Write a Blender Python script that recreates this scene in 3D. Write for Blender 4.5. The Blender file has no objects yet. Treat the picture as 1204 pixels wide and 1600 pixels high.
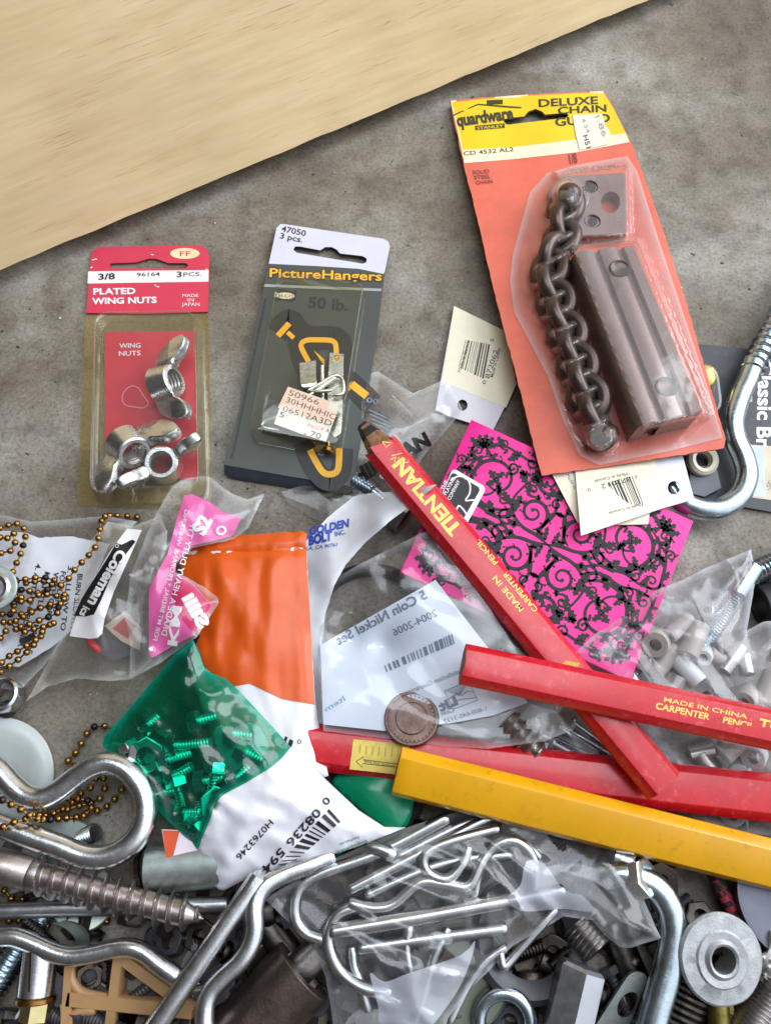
import bpy, bmesh, math, random
import numpy as np
from mathutils import Vector, Matrix, Euler, noise, geometry

SC = bpy.context.scene
COL = SC.collection
rad = math.radians
RND = random.Random(11)

# ------------------------------------------------------------ camera
TILT, DIST, FPX, CX, CY = rad(19), 0.295, 1209.0, 602.0, 800.0
cam_data = bpy.data.cameras.new('camera')
cam = bpy.data.objects.new('camera', cam_data)
COL.objects.link(cam)
cam.location = (0, -DIST*math.sin(TILT), DIST*math.cos(TILT))
cam.rotation_euler = (TILT, 0, 0)
cam_data.sensor_fit = 'VERTICAL'
cam_data.sensor_height = 24
cam_data.lens = 24*FPX/1600
cam_data.clip_start, cam_data.clip_end = 0.005, 60
cam_data.dof.use_dof = True
cam_data.dof.focus_distance = 0.285
cam_data.dof.aperture_fstop = 18
SC.camera = cam

# ------------------------------------------------------------ world: the dim inside of a garage
world = bpy.data.worlds.new('World')
SC.world = world
world.use_nodes = True
_n, _l = world.node_tree.nodes, world.node_tree.links
_n.clear()
_out = _n.new('ShaderNodeOutputWorld')
_bg = _n.new('ShaderNodeBackground')
_tc = _n.new('ShaderNodeTexCoord')
_dot = _n.new('ShaderNodeVectorMath'); _dot.operation = 'DOT_PRODUCT'
_dot.inputs[1].default_value = Vector((.78, .14, .56)).normalized()
_nrm = _n.new('ShaderNodeVectorMath'); _nrm.operation = 'NORMALIZE'
_l.new(_tc.outputs['Generated'], _nrm.inputs[0]); _l.new(_nrm.outputs[0], _dot.inputs[0])
_rmp = _n.new('ShaderNodeValToRGB')
_mr = _n.new('ShaderNodeMapRange')
_mr.inputs[1].default_value, _mr.inputs[2].default_value = -1, 1
_l.new(_dot.outputs['Value'], _mr.inputs[0])
_l.new(_mr.outputs[0], _rmp.inputs[0])
_e = _rmp.color_ramp.elements
_e[0].position, _e[0].color = 0.30, (.05, .046, .043, 1)
_e[1].position, _e[1].color = 0.62, (.13, .124, .12, 1)
for _p, _c in ((.78, (.28, .28, .29, 1)), (.86, (1.2, 1.27, 1.38, 1)), (1.0, (1.6, 1.68, 1.8, 1))):
    _x = _rmp.color_ramp.elements.new(_p); _x.color = _c
_l.new(_rmp.outputs[0], _bg.inputs[0])
_bg.inputs[1].default_value = 1.0
_l.new(_bg.outputs[0], _out.inputs[0])

# ------------------------------------------------------------ lamps: the open garage door and an added soft light overhead
def area(name, loc, target, sx, sy, watts, col):
    d = bpy.data.lights.new(name, 'AREA')
    d.shape, d.size, d.size_y, d.energy, d.color = 'RECTANGLE', sx, sy, watts, col
    o = bpy.data.objects.new(name, d)
    COL.objects.link(o)
    o.location = loc
    o.rotation_euler = (Vector(target)-Vector(loc)).to_track_quat('-Z', 'Y').to_euler()
    return o
area('garage_door_daylight', (1.02, .42, .72), (0, 0, 0), 1.1, .75, 14.0, (.91, .955, 1.0))
area('overhead_soft_light', (.16, .46, 1.85), (0, 0, 0), 1.3, .8, 15, (.84, .92, 1.0))  # added overhead lamp, placed for the sheen on upward faces

SC.view_settings.view_transform = 'Standard'
SC.view_settings.look = 'None'
SC.view_settings.exposure = .0
SC.view_settings.gamma = 1
SC.render.engine = 'CYCLES'
cy = SC.cycles
cy.max_bounces, cy.diffuse_bounces, cy.glossy_bounces = 10, 3, 4
cy.transmission_bounces, cy.transparent_max_bounces = 6, 40
cy.caustics_reflective = cy.caustics_refractive = False
cy.sample_clamp_indirect = 4
cy.use_denoising = True

# ------------------------------------------------------------ pixels of the 1204 x 1600 photograph to places in the scene (heights in mm)
_c, _s = math.cos(TILT), math.sin(TILT)
def P(px, py, z=0.0):
    x, y = (px-CX)/FPX, -(py-CY)/FPX
    dy, dz = y*_c+_s, y*_s-_c
    t = (z*.001-cam.location.z)/dz
    return Vector((x*t, cam.location.y+dy*t, z*.001))
def PN(xy, z):
    xy = np.asarray(xy, float)
    x, y = (xy[:, 0]-CX)/FPX, -(xy[:, 1]-CY)/FPX
    dy, dz = y*_c+_s, y*_s-_c
    t = (np.asarray(z)*.001-cam.location.z)/dz
    return np.stack([x*t, cam.location.y+dy*t, np.asarray(z)*.001+0*t], 1)
def Q(px, py, zr, z):
    v = P(px, py, zr); v.z = z*.001
    return v
def mpp(px, py, z=0):
    return (P(px+1, py, z)-P(px, py, z)).length
def V(p):
    return p if isinstance(p, Vector) else P(*p)

# ------------------------------------------------------------ shading
def lin(c):
    return tuple(((v/255)/12.92 if v/255 <= .04045 else ((v/255+.055)/1.055)**2.4) for v in c)+(1,)
MATS = {}
def nodes(name):
    m = bpy.data.materials.new(name)
    m.use_nodes = True
    nt = m.node_tree
    return m, nt.nodes, nt.links, nt.nodes['Principled BSDF']
def noise_node(n, l, scale, detail=4, rough=.6, coord='Object', stretch=None):
    tc = n.new('ShaderNodeTexCoord'); t = n.new('ShaderNodeTexNoise')
    t.inputs['Scale'].default_value = scale
    t.inputs['Detail'].default_value = detail
    t.inputs['Roughness'].default_value = rough
    if stretch:
        mp = n.new('ShaderNodeMapping')
        mp.inputs['Scale'].default_value = stretch[:3]
        if len(stretch) > 3: mp.inputs['Rotation'].default_value = (0, 0, stretch[3])
        l.new(tc.outputs[coord], mp.inputs[0]); l.new(mp.outputs[0], t.inputs['Vector'])
    else:
        l.new(tc.outputs[coord], t.inputs['Vector'])
    return t
def ramp(n, l, src, stops):
    r = n.new('ShaderNodeValToRGB')
    e = r.color_ramp.elements
    while len(e) < len(stops): e.new(.5)
    for i, (p, c) in enumerate(stops):
        e[i].position = p; e[i].color = c if len(c) == 4 else tuple(c)+(1,)
    l.new(src, r.inputs[0])
    return r
def pm(name, rgb, rough=.5, metal=0, var=.12, vscale=120, bump=0, bscale=900, coat=0, spec=.5, rvar=.12, dirt=0, dirtcol=(60, 45, 35)):
    if name in MATS: return MATS[name]
    m, n, l, b = nodes(name)
    c = lin(rgb)
    t = noise_node(n, l, vscale)
    lo = tuple(v*(1-var) for v in c[:3]); hi = tuple(min(1, v*(1+var)) for v in c[:3])
    r = ramp(n, l, t.outputs[0], [(.3, lo), (.7, hi)])
    src = r.outputs[0]
    if dirt:
        t3 = noise_node(n, l, vscale*2.7, 8, .7)
        mk = ramp(n, l, t3.outputs[0], [(.56, (0, 0, 0)), (.72, (dirt, dirt, dirt))])
        mx = n.new('ShaderNodeMix'); mx.data_type = 'RGBA'
        l.new(mk.outputs[0], mx.inputs[0]); l.new(src, mx.inputs[6]); mx.inputs[7].default_value = lin(dirtcol)
        src = mx.outputs[2]
    l.new(src, b.inputs['Base Color'])
    b.inputs['Metallic'].default_value = metal
    b.inputs['Specular IOR Level'].default_value = spec
    b.inputs['Coat Weight'].default_value = coat
    b.inputs['Coat Roughness'].default_value = .08
    t2 = noise_node(n, l, vscale*3, 5)
    rr = n.new('ShaderNodeMapRange')
    rr.inputs[3].default_value, rr.inputs[4].default_value = max(.03, rough-rvar), min(1, rough+rvar)
    l.new(t2.outputs[0], rr.inputs[0]); l.new(rr.outputs[0], b.inputs['Roughness'])
    if bump:
        t4 = noise_node(n, l, bscale, 6)
        bp = n.new('ShaderNodeBump'); bp.inputs['Strength'].default_value = bump; bp.inputs['Distance'].default_value = .0006
        l.new(t4.outputs[0], bp.inputs['Height']); l.new(bp.outputs[0], b.inputs['Normal'])
    MATS[name] = m
    return m
def film(name, tint=(.97, .97, .97), haze=.06, hazecol=(.8, .82, .86), rough=.06, bump=.1, bscale=160, ior=1.5, seam=.3, spots=.05):
    """clear plastic: see-through, a reflection that grows at grazing angles, a little milkiness, more of it in the welded seam"""
    if name in MATS: return MATS[name]
    m = bpy.data.materials.new(name); m.use_nodes = True
    n, l = m.node_tree.nodes, m.node_tree.links
    n.clear()
    out = n.new('ShaderNodeOutputMaterial')
    tr = n.new('ShaderNodeBsdfTransparent'); tr.inputs[0].default_value = tuple(tint)+(1,)
    gl = n.new('ShaderNodeBsdfGlossy'); gl.inputs['Roughness'].default_value = rough
    gl.inputs[0].default_value = (1, 1, 1, 1)
    df = n.new('ShaderNodeBsdfDiffuse'); df.inputs[0].default_value = tuple(hazecol)+(1,)
    fr = n.new('ShaderNodeFresnel'); fr.inputs[0].default_value = ior
    t = noise_node(n, l, bscale, 2, .4)
    bp = n.new('ShaderNodeBump'); bp.inputs['Strength'].default_value = bump; bp.inputs['Distance'].default_value = .002
    l.new(t.outputs[0], bp.inputs['Height'])
    for x in (gl, fr): l.new(bp.outputs[0], x.inputs['Normal'])
    ge = n.new('ShaderNodeNewGeometry')      # a thin film reflects the same from both faces
    io = n.new('ShaderNodeMath'); io.operation = 'MULTIPLY_ADD'; io.inputs[1].default_value = 1/ior-ior; io.inputs[2].default_value = ior
    l.new(ge.outputs['Backfacing'], io.inputs[0]); l.new(io.outputs[0], fr.inputs[0])
    mul = n.new('ShaderNodeMath'); mul.operation = 'MULTIPLY'; mul.inputs[1].default_value = 1.35; mul.use_clamp = True
    l.new(fr.outputs[0], mul.inputs[0])
    m1 = n.new('ShaderNodeMixShader'); l.new(mul.outputs[0], m1.inputs[0]); l.new(tr.outputs[0], m1.inputs[1]); l.new(gl.outputs[0], m1.inputs[2])
    at = n.new('ShaderNodeAttribute'); at.attribute_name = 'seam'
    sm = n.new('ShaderNodeMath'); sm.operation = 'MULTIPLY_ADD'; sm.inputs[1].default_value = seam; sm.inputs[2].default_value = haze
    l.new(at.outputs['Fac'], sm.inputs[0])
    t2 = noise_node(n, l, bscale*.8, 8, .7)
    sp = ramp(n, l, t2.outputs[0], [(.5, (0, 0, 0)), (.8, (spots, spots, spots))])
    ad = n.new('ShaderNodeMath'); ad.operation = 'ADD'; ad.use_clamp = True
    l.new(sm.outputs[0], ad.inputs[0]); l.new(sp.outputs[0], ad.inputs[1])
    m2 = n.new('ShaderNodeMixShader'); l.new(ad.outputs[0], m2.inputs[0]); l.new(m1.outputs[0], m2.inputs[1]); l.new(df.outputs[0], m2.inputs[2])
    l.new(m2.outputs[0], out.inputs[0])
    MATS[name] = m
    return m

# ------------------------------------------------------------ meshes
class MB:
    def __init__(s): s.v, s.f, s.m, s.mats, s.seam = [], [], [], [], None
    def mi(s, mat):
        if mat not in s.mats: s.mats.append(mat)
        return s.mats.index(mat)
    def add(s, verts, faces, mat):
        k, i = len(s.v), s.mi(mat)
        s.v += [Vector(v) for v in verts]
        s.f += [[a+k for a in f] for f in faces]
        s.m += [i]*len(faces)
        return s
    def data(s, name, org, ang=38):
        me = bpy.data.meshes.new(name)
        me.from_pydata([tuple(v-org) for v in s.v], [], s.f)
        for m in s.mats: me.materials.append(m)
        me.polygons.foreach_set('material_index', s.m)
        if s.seam is not None:
            a = me.attributes.new('seam', 'FLOAT', 'POINT'); a.data.foreach_set('value', s.seam)
        bm = bmesh.new(); bm.from_mesh(me)
        if s.seam is None:
            bmesh.ops.remove_doubles(bm, verts=bm.verts, dist=1e-7)
            bmesh.ops.recalc_face_normals(bm, faces=bm.faces)
        bm.to_mesh(me); bm.free()
        me.shade_smooth()
        me.set_sharp_from_angle(angle=rad(ang))
        return me
ORG = {}
def thing(name, label, cat, base, group=None):
    o = bpy.data.objects.new(name, None); COL.objects.link(o)
    o.empty_display_size = .005
    o.location = V(base); ORG[o] = V(base)
    o['label'], o['category'] = label, cat
    if group: o['group'] = group
    return o
def part(name, mb, parent, label=None, ang=38):
    o = bpy.data.objects.new(name, mb.data(name, ORG[parent], ang)); COL.objects.link(o)
    o.parent = parent; ORG[o] = ORG[parent]
    if label: o['label'] = label
    return o
def solo(name, label, cat, mb, base, group=None, ang=38):
    b = V(base)
    o = bpy.data.objects.new(name, mb.data(name, b, ang)); COL.objects.link(o)
    o.location = b; ORG[o] = b
    o['label'], o['category'] = label, cat
    if group: o['group'] = group
    return o

# ---- solids
def frame(d):
    d = d.normalized()
    a = Vector((0, 0, 1)) if abs(d.z) < .95 else Vector((0, 1, 0))
    x = a.cross(d).normalized()
    return x, d.cross(x), d
def lathe(mb, prof, base, axis, mat, n=28, closed=False, caps=True, jit=0):
    """prof: (radius, along) in metres; axis: direction"""
    x, y, d = frame(axis)
    vs, fs = [], []
    for r, t in prof:
        for k in range(n):
            a = 2*math.pi*(k+.5)/n
            rr = r*(1+jit*noise.noise(Vector((math.cos(a)*2, math.sin(a)*2, t*300))))
            vs.append(base+d*t+x*(rr*math.cos(a))+y*(rr*math.sin(a)))
    m = len(prof)
    for i in range(m if closed else m-1):
        j = (i+1) % m
        for k in range(n):
            q = (k+1) % n
            fs.append([i*n+k, i*n+q, j*n+q, j*n+k])
    if caps and not closed:
        fs.append(list(range(n))[::-1]); fs.append([(m-1)*n+k for k in range(n)])
    return mb.add(vs, fs, mat)
def cyl(mb, p0, p1, r, mat, hole=0, n=28, bev=.0003, caps=True):
    p0, p1 = V(p0), V(p1); h = (p1-p0).length
    if hole:
        lathe(mb, [(hole, 0), (r-bev, 0), (r, bev), (r, h-bev), (r-bev, h), (hole, h)], p0, p1-p0, mat, n, closed=True)
    else:
        lathe(mb, [(r-bev, 0), (r, bev), (r, h-bev), (r-bev, h)], p0, p1-p0, mat, n)
    return mb
def crom(pts, step=.0012, closed=False):
    pts = [Vector(p) for p in pts]
    n, out = len(pts), []
    for i in range(n if closed else n-1):
        if closed: a, b, c, d = (pts[(i+k-1) % n] for k in range(4))
        else: a, b, c, d = pts[max(0, i-1)], pts[i], pts[i+1], pts[min(n-1, i+2)]
        k = max(2, int((c-b).length/step))
        for j in range(k):
            t = j/k
            out.append(.5*((2*b)+(c-a)*t+(2*a-5*b+4*c-d)*t*t+(3*b-a-3*c+d)*t**3))
    if not closed: out.append(pts[-1])
    return out
def sweep(mb, path, rfun, mat, n=16, caps=True, closed=False):
    m = len(path)
    tg = []
    for i in range(m):
        a, b = (path[i-1], path[(i+1) % m]) if closed else (path[max(0, i-1)], path[min(m-1, i+1)])
        tg.append((b-a).normalized())
    x = frame(tg[0])[0]
    vs, fs = [], []
    for i in range(m):
        x = (x-tg[i]*x.dot(tg[i])).normalized(); y = tg[i].cross(x)
        for k in range(n):
            a = 2*math.pi*k/n
            r = rfun(i/(m-1), a)
            vs.append(path[i]+x*(r*math.cos(a))+y*(r*math.sin(a)))
    for i in range(m if closed else m-1):
        j = (i+1) % m
        for k in range(n):
            q = (k+1) % n
            fs.append([i*n+k, i*n+q, j*n+q, j*n+k])
    if caps and not closed:
        fs.append(list(range(n))[::-1]); fs.append([(m-1)*n+k for k in range(n)])
    return mb.add(vs, fs, mat)
def wire(mb, pts, r, mat, n=16, closed=False, smooth=True, step=.0012):
    w = [V(p) for p in pts]
    path = crom(w, step, closed) if smooth else w
    rr = lambda t, a: r*(.82 if (t < 1e-6 or t > 1-1e-6) and not closed else 1)
    return sweep(mb, path, rr, mat, n, True, closed)
def thread(mb, p0, p1, r0, r1, pitch, mat, taper=0, n=24, sharp=1.0, per=10, caps=True):
    """a helical ridge from core r0 to crest r1; taper: share of the length that runs to a point"""
    p0, p1 = V(p0), V(p1); L = (p1-p0).length
    x, y, d = frame(p1-p0)
    m = int(L/pitch*per)+2
    vs, fs = [], []
    for i in range(m):
        s = L*i/(m-1)
        k = 1.0
        if taper and s > L*(1-taper): k = max(.03, (L-s)/(L*taper))**.8
        for q in range(n):
            a = 2*math.pi*q/n
            ph = (s/pitch-q/n) % 1
            w = max(0, 1-abs(ph-.5)*2*sharp)
            r = (r0+(r1-r0)*w)*k
            vs.append(p0+d*s+x*(r*math.cos(a))+y*(r*math.sin(a)))
    for i in range(m-1):
        for q in range(n):
            e = (q+1) % n
            fs.append([i*n+q, i*n+e, (i+1)*n+e, (i+1)*n+q])
    if caps: fs.append(list(range(n))[::-1])
    if caps: fs.append([(m-1)*n+k for k in range(n)])
    return mb.add(vs, fs, mat)
def hexnut(mb, c, axis, r, h, hole, mat, matin=None):
    axis = axis.normalized(); base = c-axis*(h/2)
    b = r*.1
    lathe(mb, [(r-b, 0), (r, b*.6), (r, h-b*.6), (r-b, h)], base, axis, mat, 6, caps=False)
    for t, s in ((0, -1), (h, 1)):
        x, y, d = frame(axis)
        vs = [base+d*t+x*((r-b)*math.cos(2*math.pi*(k//4+.5+((k % 4)/4))/6)*1)+y*((r-b)*math.sin(2*math.pi*(k//4+.5+((k % 4)/4))/6)) for k in range(24)]
        hexc = [Vector((math.cos(2*math.pi*(k+.5)/6), math.sin(2*math.pi*(k+.5)/6))) for k in range(7)]
        vs = []
        for k in range(24):
            e = hexc[k//4].lerp(hexc[k//4+1], (k % 4)/4)*(r-b)
            vs.append(base+d*t+x*e.x+y*e.y)
        for k in range(24):
            e = hexc[k//4].lerp(hexc[k//4+1], (k % 4)/4).normalized()*hole
            vs.append(base+d*t+x*e.x+y*e.y)
        mb.add(vs, [[k, (k+1) % 24, 24+(k+1) % 24, 24+k] for k in range(24)], mat)
    lathe(mb, [(hole, 0), (hole*1.0, h)], base, axis, matin or mat, 24, caps=False)
    return mb
def ball(mb, c, r, mat, n=12, m=8, sq=1):
    vs, fs = [], []
    for i in range(1, m):
        a = math.pi*i/m
        for k in range(n):
            b = 2*math.pi*k/n
            vs.append(c+Vector((r*math.sin(a)*math.cos(b), r*math.sin(a)*math.sin(b), r*sq*math.cos(a))))
    for i in range(m-2):
        for k in range(n):
            q = (k+1) % n
            fs.append([i*n+k, (i+1)*n+k, (i+1)*n+q, i*n+q])
    t, b_ = len(vs), len(vs)+1
    vs += [c+Vector((0, 0, r*sq)), c-Vector((0, 0, r*sq))]
    for k in range(n):
        q = (k+1) % n
        fs.append([t, k, q]); fs.append([b_, (m-2)*n+q, (m-2)*n+k])
    return mb.add(vs, fs, mat)
def loft(mb, rings, mat, cap0=False, cap1=True):
    n = len(rings[0]); vs = [v for r in rings for v in r]; fs = []
    for i in range(len(rings)-1):
        for k in range(n):
            q = (k+1) % n
            fs.append([i*n+k, i*n+q, (i+1)*n+q, (i+1)*n+k])
    if cap0: fs.append(list(range(n))[::-1])
    if cap1: fs.append([(len(rings)-1)*n+k for k in range(n)])
    return mb.add(vs, fs, mat)

# ---- outlines and surfaces in picture coordinates
def smooth2(pts, step=5, closed=True):
    w = crom([Vector((a, b, 0)) for a, b in pts], step, closed)
    return [(v.x, v.y) for v in w]
def resample(pts, step=6, jit=0):
    out = []; n = len(pts)
    for i in range(n):
        a, b = pts[i], pts[(i+1) % n]
        L = math.hypot(b[0]-a[0], b[1]-a[1]); k = max(1, int(L/step))
        nx, ny = -(b[1]-a[1])/(L+1e-9), (b[0]-a[0])/(L+1e-9)
        for j in range(k):
            t = j/k; o = jit*noise.noise(Vector((a[0]*.13+b[0]*.1+j*.9, a[1]*.13+j*.4, 3))) if j else 0
            out.append((a[0]+(b[0]-a[0])*t+nx*o, a[1]+(b[1]-a[1])*t+ny*o))
    return out
def rrect(q, r, k=5):
    """q: four corners, r: corner radius in picture units"""
    out = []
    for i in range(4):
        p, a, b = Vector(q[i]), Vector(q[i-1]), Vector(q[(i+1) % 4])
        u, w = (a-p).normalized(), (b-p).normalized()
        for j in range(k+1):
            t = j/k
            out.append(tuple((p+u*r)*(1-t)**2+p*(2*t*(1-t))+(p+w*r)*t*t))
    return out
def inside(xy, poly):
    x, y = xy[:, 0], xy[:, 1]; c = np.zeros(len(xy), bool); n = len(poly)
    for i in range(n):
        (x1, y1), (x2, y2) = poly[i], poly[i-1]
        if y1 == y2: continue
        c ^= ((y1 > y) != (y2 > y)) & (x < (x2-x1)*(y-y1)/(y2-y1)+x1)
    return c
def dist(xy, poly, closed=True):
    xy = np.asarray(xy, float); d = np.full(len(xy), 1e9); n = len(poly)
    for i in range(n if closed else n-1):
        a = np.array(poly[i]); b = np.array(poly[(i+1) % n]); e = b-a; L = (e@e)+1e-9
        t = np.clip(((xy-a)@e)/L, 0, 1)
        d = np.minimum(d, np.hypot(*(xy-(a+t[:, None]*e)).T))
    return d
class Surf:
    """height in mm over the picture: a sheet through control points, puffed away from its outline, wrinkled"""
    def __init__(s, ctrl, outline=None, puff=0, plen=45, wr=0, wsc=60, seed=0, ang=0, ratio=1, plane=False, fine=.35, extra=None, power=2.0):
        s.c = np.array(ctrl, float); s.o, s.puff, s.plen, s.wr, s.wsc, s.seed = outline, puff, plen, wr, wsc, seed
        s.ca, s.sa, s.ratio, s.fine, s.extra, s.power = math.cos(rad(ang)), math.sin(rad(ang)), ratio, fine, extra, power
        s.pl = None
        if plane or len(ctrl) < 2:
            if len(ctrl) == 1: s.pl = np.array([0, 0, ctrl[0][2]])
            else:
                A = np.c_[s.c[:, 0], s.c[:, 1], np.ones(len(s.c))]
                s.pl = np.linalg.lstsq(A, s.c[:, 2], rcond=None)[0]
    def base(s, xy):
        if s.pl is not None: return xy[:, 0]*s.pl[0]+xy[:, 1]*s.pl[1]+s.pl[2]
        d = np.hypot(xy[:, None, 0]-s.c[None, :, 0], xy[:, None, 1]-s.c[None, :, 1])+6
        w = d**-s.power
        return (w*s.c[None, :, 2]).sum(1)/w.sum(1)
    def wrinkle(s, xy):
        out = np.zeros(len(xy))
        if not s.wr: return out
        for i, (x, y) in enumerate(xy):
            u = (x*s.ca+y*s.sa)/(s.wsc*s.ratio); v = (-x*s.sa+y*s.ca)/s.wsc
            q = Vector((u, v, s.seed*7.3))
            q2 = q+.6*noise.noise_vector(q*.7)
            a = 1-abs(noise.noise(q2))*2.2
            b = 0
            for k in range(3):
                an = s.seed*1.7+k*1.15
                f = (q2.x*math.cos(an)+q2.y*math.sin(an))*(.75+.35*k)+k*.37+.35*noise.noise(q*1.3+Vector((k*5, 2, 2)))
                b += (abs(2*(f % 1)-1)-.5)*(.9-.2*k)
            c = noise.noise(q2*5+Vector((1, 7, 3)))
            out[i] = a*.6+b*s.fine+c*s.fine*.25
        return out*s.wr
    def __call__(s, xy, lift=0):
        xy = np.asarray(xy, float).reshape(-1, 2)
        z = s.base(xy)+s.wrinkle(xy)
        if s.o is not None and s.puff:
            z = z+s.puff*(1-np.exp(-dist(xy, s.o)/s.plen))
        if s.extra is not None: z = s.extra(xy, z)
        return z+lift
    def pts(s, xy, lift=0):
        xy = np.asarray(xy, float).reshape(-1, 2)
        return PN(xy, s(xy, lift))
def fill(outline, step=None, holes=(), keep=None):
    """triangles inside an outline, with points on a jittered grid every `step`"""
    loops = [list(outline)]+[list(h) for h in holes]
    vs, es = [], []
    for lp in loops:
        k = len(vs); vs += lp; es += [(k+i, k+(i+1) % len(lp)) for i in range(len(lp))]
    if step:
        o = np.array(outline); lo, hi = o.min(0), o.max(0)
        g = [(x+(step/2 if (j % 2) else 0)+RND.uniform(-.18, .18)*step, y+RND.uniform(-.18, .18)*step)
             for j, y in enumerate(np.arange(lo[1], hi[1], step*.87)) for x in np.arange(lo[0], hi[0], step)]
        if g:
            g = np.array(g); g = g[inside(g, outline)]
            for h in holes:
                if len(g): g = g[~inside(g, h)]
            for lp in loops:
                if len(g): g = g[dist(g, lp) > step*.45]
            vs = vs+[tuple(a) for a in g]
    ov, oe, of, *_ = geometry.delaunay_2d_cdt([Vector(v) for v in vs], es, [], 0, 1e-4)
    ov = [(v.x, v.y) for v in ov]
    ce = np.array([(sum(ov[i][0] for i in f)/3, sum(ov[i][1] for i in f)/3) for f in of])
    ok = inside(ce, outline)
    for h in holes: ok &= ~inside(ce, h)
    # the picture's y runs down: turn the triangles so that they face up
    fs = []
    for f, k in zip(of, ok):
        if not k: continue
        a, b, c = (ov[i] for i in f[:3])
        cr = (b[0]-a[0])*(c[1]-a[1])-(b[1]-a[1])*(c[0]-a[0])
        fs.append(list(f) if cr < 0 else list(f)[::-1])
    return ov, fs
def plate(mb, outline, surf, th, mat, step=None, holes=(), edge=None, lift=0):
    """a sheet with a thickness in mm below its upper surface"""
    ov, fs = fill(outline, step, holes)
    top = [Vector(p) for p in surf.pts(ov, lift)]
    mb.add(top, fs, mat)
    bot = [v-Vector((0, 0, th*.001)) for v in top]
    mb.add(bot, [f[::-1] for f in fs], edge or mat)
    for lp in [outline]+list(holes):
        t = [Vector(p) for p in surf.pts(lp, lift)]; n = len(t)
        b = [v-Vector((0, 0, th*.001)) for v in t]
        mb.add(t+b, [[i, (i+1) % n, n+(i+1) % n, n+i] for i in range(n)], edge or mat)
    return mb
def pouch(outline, surf, mat, step=6, depth=1.0, seamw=7, both=True):
    """a plastic bag: upper and lower film over the same outline"""
    mb = MB()
    ov, fs = fill(outline, step)
    d = dist(ov, outline)
    top = surf.pts(ov)
    mb.add([Vector(p) for p in top], fs, mat)
    se = list(np.exp(-(d/seamw)**2))
    if both:
        zb = surf.base(np.array(ov))-depth*(1-np.exp(-d/20))-.15
        mb.add([Vector((p[0], p[1], z*.001)) for p, z in zip(top, zb)], [f[::-1] for f in fs], mat)
        se = se+[0.0]*len(se)
    mb.seam = se
    return mb

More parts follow.
